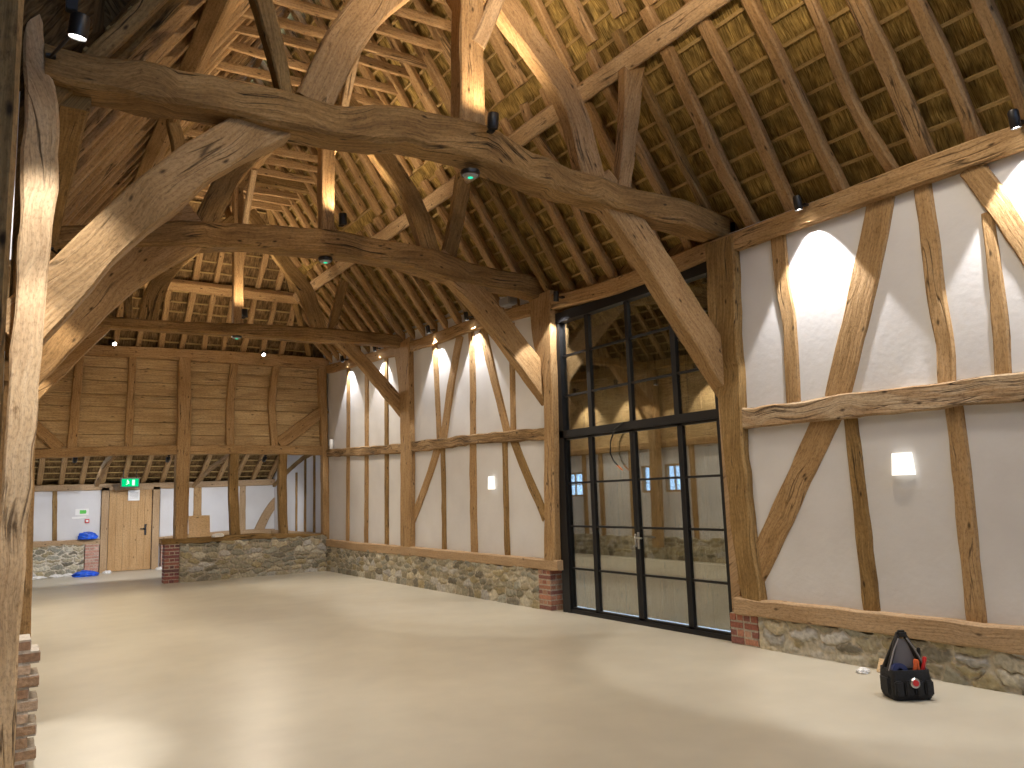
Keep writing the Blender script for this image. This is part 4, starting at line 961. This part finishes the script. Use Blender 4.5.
for k, y in enumerate((11.0, 12.5, 15.2, 16.9)):
    spot((.45, y, 4.28), (-.2, 0, -1), 150, 90, '%s spotlight along the left wall plate, hidden behind the great curved brace' % ORD[k], LW, MID, .4, (-.12, 0, .05))
# end plate
EP = 'spotlights on the end wall plate'
spot((1.88, 18.28, 5.02), (.15, -1, -.75), 260, 95, 'bright spotlight on the left of the end wall plate', EP, MID, .6, (0, .12, 0))
spot((4.97, 18.28, 5.0), (-.05, -1, -.75), 260, 95, 'bright spotlight on the right of the end wall plate', EP, MID, .6, (0, .12, 0))
# aisle
for k, x in enumerate((1.3, 3.1, 5.2)):
    spot((x, 18.95, 2.62), (0, .9, -.55), 210, 92, 'spotlight behind the end rail shining on the aisle wall, %s from the left' % ORD[k], 'spotlights behind the end rail', WASH, .7, (0, -.1, .08))
# wall lights
for y, z, h, w, lab in ((4.03, 1.66, .19, .2, 'glowing white shade of the large wall light in the near right bay'), (10.9, 1.7, .2, .17, 'small glowing wall light in the middle right bay')):
    s = empty('wall_light', (6.52, y, z)); tag(s, lab, 'wall light')
    mb = MB(); mb.box((.045, 0, h / 2), (.02, .1, h * .7), bev=.004); mb.build('back_plate', M['chrome'], s)
    mb = MB(); n = 20; V = []
    for zz, rr in ((0, w * .53), (h, w * .45)):
        for k in range(n):
            a = math.pi * .5 + math.pi * k / (n - 1)
            V.append((math.cos(a) * rr * .62 + .03, math.sin(a) * rr, zz))
    F = [(k, k + 1, n + k + 1, n + k) for k in range(n - 1)] + [tuple(range(n))[::-1], tuple(range(n, 2 * n)), (0, n, 2 * n - 1, n - 1)]
    mb.add(V, F); mb.build('lamp_shade', M['shade'], s, smooth=50)
# emergency discs under the ties
for (x, y, z), lab in (((3.46, 5.98, 4.475), 'black round emergency light with a green LED under the nearest tie beam'), ((3.32, 9.42, 4.585), 'black round emergency light with a green LED under the middle tie beam'), ((3.4, 14.22, 4.5), 'small round emergency light under the farthest tie beam')):
    e = empty('emergency_light', (x, y, z)); tag(e, lab, 'emergency light')
    mb = MB(); mb.lathe([(.001, .035), (.085, .035), (.09, .02), (.082, -.005), (.001, -.005)], n=28); mb.build('housing', M['black'], e, smooth=40)
    mb = MB(); mb.lathe([(.001, -.006), (.07, -.006), (.055, -.022), (.001, -.026)], n=28); mb.build('lens', M['greybox'], e, smooth=40)
    mb = MB(); mb.lathe([(.001, -.028), (.024, -.028), (.024, -.022), (.001, -.022)], n=16); mb.build('indicator', M['led'], e)
# grey box near the head of the left door post, small white sensor at the far corner
mb = MB(); mb.box((0, 0, 0), (.16, .3, .12), bev=.015); gb = mb.build('control_box', M['greybox'], loc=(6.42, 10.05, 4.52)); tag(gb, 'grey box on the plate behind the brace by the left door post', 'box')
mb = MB(); mb.tube([(0, 0, .0), (0, 0, .1), (0, 0, .22)], [.03, .05, .045], 16); ws = mb.build('sensor', M['white'], loc=(6.5, 18.05, 2.80)); tag(ws, 'small white sensor standing on the rail at the far right corner', 'sensor')

# ------------------------------------------------------------------ tool bag
bag = empty('tool_bag', (5.83, 3.74, 0), R(-32)); tag(bag, 'black open tool bag with a tall peaked handle on the floor by the stone plinth', 'bag')
mb = MB(); n = 8
V = []
def ringrect(w, d, z, r=.03):
    out = []
    for cx, cy, a0 in ((w / 2 - r, d / 2 - r, 0), (-w / 2 + r, d / 2 - r, 90), (-w / 2 + r, -d / 2 + r, 180), (w / 2 - r, -d / 2 + r, 270)):
        for k in range(4):
            a = R(a0 + 30 * k); out.append((cx + r * math.cos(a), cy + r * math.sin(a), z))
    return out
rings = [ringrect(.27, .21, .0), ringrect(.29, .23, .02), ringrect(.295, .235, .13), ringrect(.28, .225, .215), ringrect(.26, .205, .215), ringrect(.26, .2, .06)]
for r_ in rings: V += r_
F = [(i * 16 + k, i * 16 + (k + 1) % 16, (i + 1) * 16 + (k + 1) % 16, (i + 1) * 16 + k) for i in range(5) for k in range(16)] + [tuple(range(16))[::-1], tuple(range(80, 96))]
mb.add(V, F); mb.build('body', M['black_fabric'], bag, smooth=40)
mb = MB()
for x in (-.11, -.035, .04, .112): mb.box((x, -.125, .09), (.062, .035, .11), bev=.01)
mb.build('front_pockets', M['black_fabric'], bag)
for s in (-1, 1):
    mb = MB(); mb.box((s * .15, 0, .1), (.03, .14, .13), bev=.012); mb.build('side_pocket', M['black_fabric'], bag)
mb = MB()
for s in (-1, 1):                                       # peaked end panel: two slanting straps each face
    mb.tube([(s * .135, -.03, .2), (s * .07, -.012, .36), (s * .025, 0, .455)], [.017, .016, .015], 8)
    mb.tube([(s * .135, .05, .2), (s * .07, .02, .36), (s * .025, .01, .455)], [.017, .016, .015], 8)
mb.build('handle_frame', M['black'], bag, smooth=50)
mb = MB(); mb.add([(-.11, -.005, .21), (.11, -.005, .21), (.03, 0, .42), (-.03, 0, .42), (-.11, .02, .21), (.11, .02, .21), (.03, .015, .42), (-.03, .015, .42)], [(0, 1, 2, 3), (4, 7, 6, 5), (0, 3, 7, 4), (1, 5, 6, 2), (3, 2, 6, 7), (0, 4, 5, 1)])
mb.build('divider', M['grey_web'], bag)
mb = MB()
for s in (-1, 1): mb.tube([(s * .142, -.055, .205), (s * .078, -.028, .35), (s * .03, -.016, .43)], .0065, 6)
mb.build('piping', M['grey_web'], bag)
mb = MB(); mb.box((0, 0, .462), (.075, .05, .05), bev=.014); mb.build('handle', M['black'], bag, smooth=40)
BX = Matrix.Translation((5.83, 3.74, 0)) @ Matrix.Rotation(R(-32), 4, 'Z')
def tool(name, label, x, y, z0, parts, tilt=(0, 0)):
    o = empty(name, BX @ Vector((x, y, z0))); o.rotation_euler = (tilt[0], tilt[1], R(-32)); tag(o, label, 'tool', 'hand tools in the tool bag')
    for nm, mat, prof in parts:
        mb = MB(); mb.lathe(prof, n=14); mb.build(nm, M[mat], o, smooth=40)
    return o
HND = [(.001, .0), (.012, .0), (.015, .02), (.012, .055), (.016, .085), (.012, .1), (.001, .1)]
SH = [(.001, -.12), (.0035, -.12), (.0035, .002), (.001, .002)]
tool('screwdriver', 'orange handled screwdriver in the middle front of the tool bag', .035, -.085, .19, [('grip', 'orange', HND), ('shaft', 'chrome', SH)], (.12, .1))
tool('screwdriver', 'second orange handled screwdriver beside the first in the tool bag', .068, -.08, .185, [('grip', 'orange', HND), ('shaft', 'chrome', SH)], (.05, -.1))
tool('screwdriver', 'red handled screwdriver at the right rim of the tool bag', .115, -.05, .2, [('grip', 'red', HND), ('shaft', 'chrome', SH)], (.0, .25))
tool('screwdriver', 'black handled tool standing highest at the right of the bag', .125, .02, .24, [('grip', 'black', [(.001, 0), (.014, 0), (.016, .03), (.013, .11), (.001, .115)]), ('shaft', 'chrome', SH)], (.05, .05))
tr = empty('tape_roll', BX @ Vector((-.075, -.07, .2))); tr.rotation_euler = (R(80), R(6), R(-32)); tag(tr, 'dark blue roll in the left of the tool bag', 'tape', 'hand tools in the tool bag')
mb = MB(); mb.lathe([(.025, -.025), (.06, -.025), (.062, 0), (.06, .025), (.025, .025), (.025, -.025)], n=26); mb.build('roll', M['navy'], tr, smooth=40)
tm = empty('tape_measure', BX @ Vector((-.005, -.155, .135))); tm.rotation_euler = (R(84), 0, R(-32)); tag(tm, 'round chrome tape measure clipped on the front of the tool bag', 'tool', 'hand tools in the tool bag')
mb = MB(); mb.lathe([(.001, -.016), (.03, -.016), (.036, -.01), (.036, .01), (.03, .016), (.001, .016)], n=22); mb.build('case', M['chrome'], tm, smooth=40)
mb = MB(); mb.lathe([(.001, .016), (.022, .016), (.022, .02), (.001, .02)], n=18); mb.build('badge', M['red'], tm)
mb = MB(); mb.box((0, 0, .06), (.02, .24, .12), bev=.003); oc = mb.build('timber_offcut', M['ply'], loc=(6.40, 4.24, .0)); oc.rotation_euler = (0, R(28), 0); tag(oc, 'pale timber offcut leaning on the stone plinth behind the tool bag', 'offcut')
crumple('paper_scrap', (6.3, 4.42, 0), (.13, .1, .035), 'white', 'small white paper scrap on the floor by the stone plinth', 'scrap', 44)

# ------------------------------------------------------------------ daylight, camera, look
w = bpy.data.worlds.new('dusk'); scn.world = w; w.use_nodes = True
bg = w.node_tree.nodes['Background']; bg.inputs[0].default_value = (.42, .62, 1, 1); bg.inputs[1].default_value = 6

cam = bpy.data.cameras.new('camera'); co = bpy.data.objects.new('camera', cam); link(co); scn.camera = co
yaw, pitch, roll, foc = R(32.66), R(7.89), R(-1.886), 800.24
cam.sensor_fit = 'HORIZONTAL'; cam.sensor_width = 36; cam.lens = foc / 1024 * 36; cam.clip_start = .05
fw = Vector((math.sin(yaw) * math.cos(pitch), math.cos(yaw) * math.cos(pitch), math.sin(pitch)))
ri = Vector((math.cos(yaw), -math.sin(yaw), 0)); up = ri.cross(fw)
r2 = ri * math.cos(roll) + up * math.sin(roll); u2 = -ri * math.sin(roll) + up * math.cos(roll)
co.matrix_world = Matrix(((r2.x, u2.x, -fw.x, 0), (r2.y, u2.y, -fw.y, 0), (r2.z, u2.z, -fw.z, 1.6), (0, 0, 0, 1)))

scn.view_settings.view_transform = 'Standard'
scn.view_settings.look = 'None'
scn.view_settings.gamma = 1
scn.view_settings.use_curve_mapping = False
scn.view_settings.exposure = 0.0
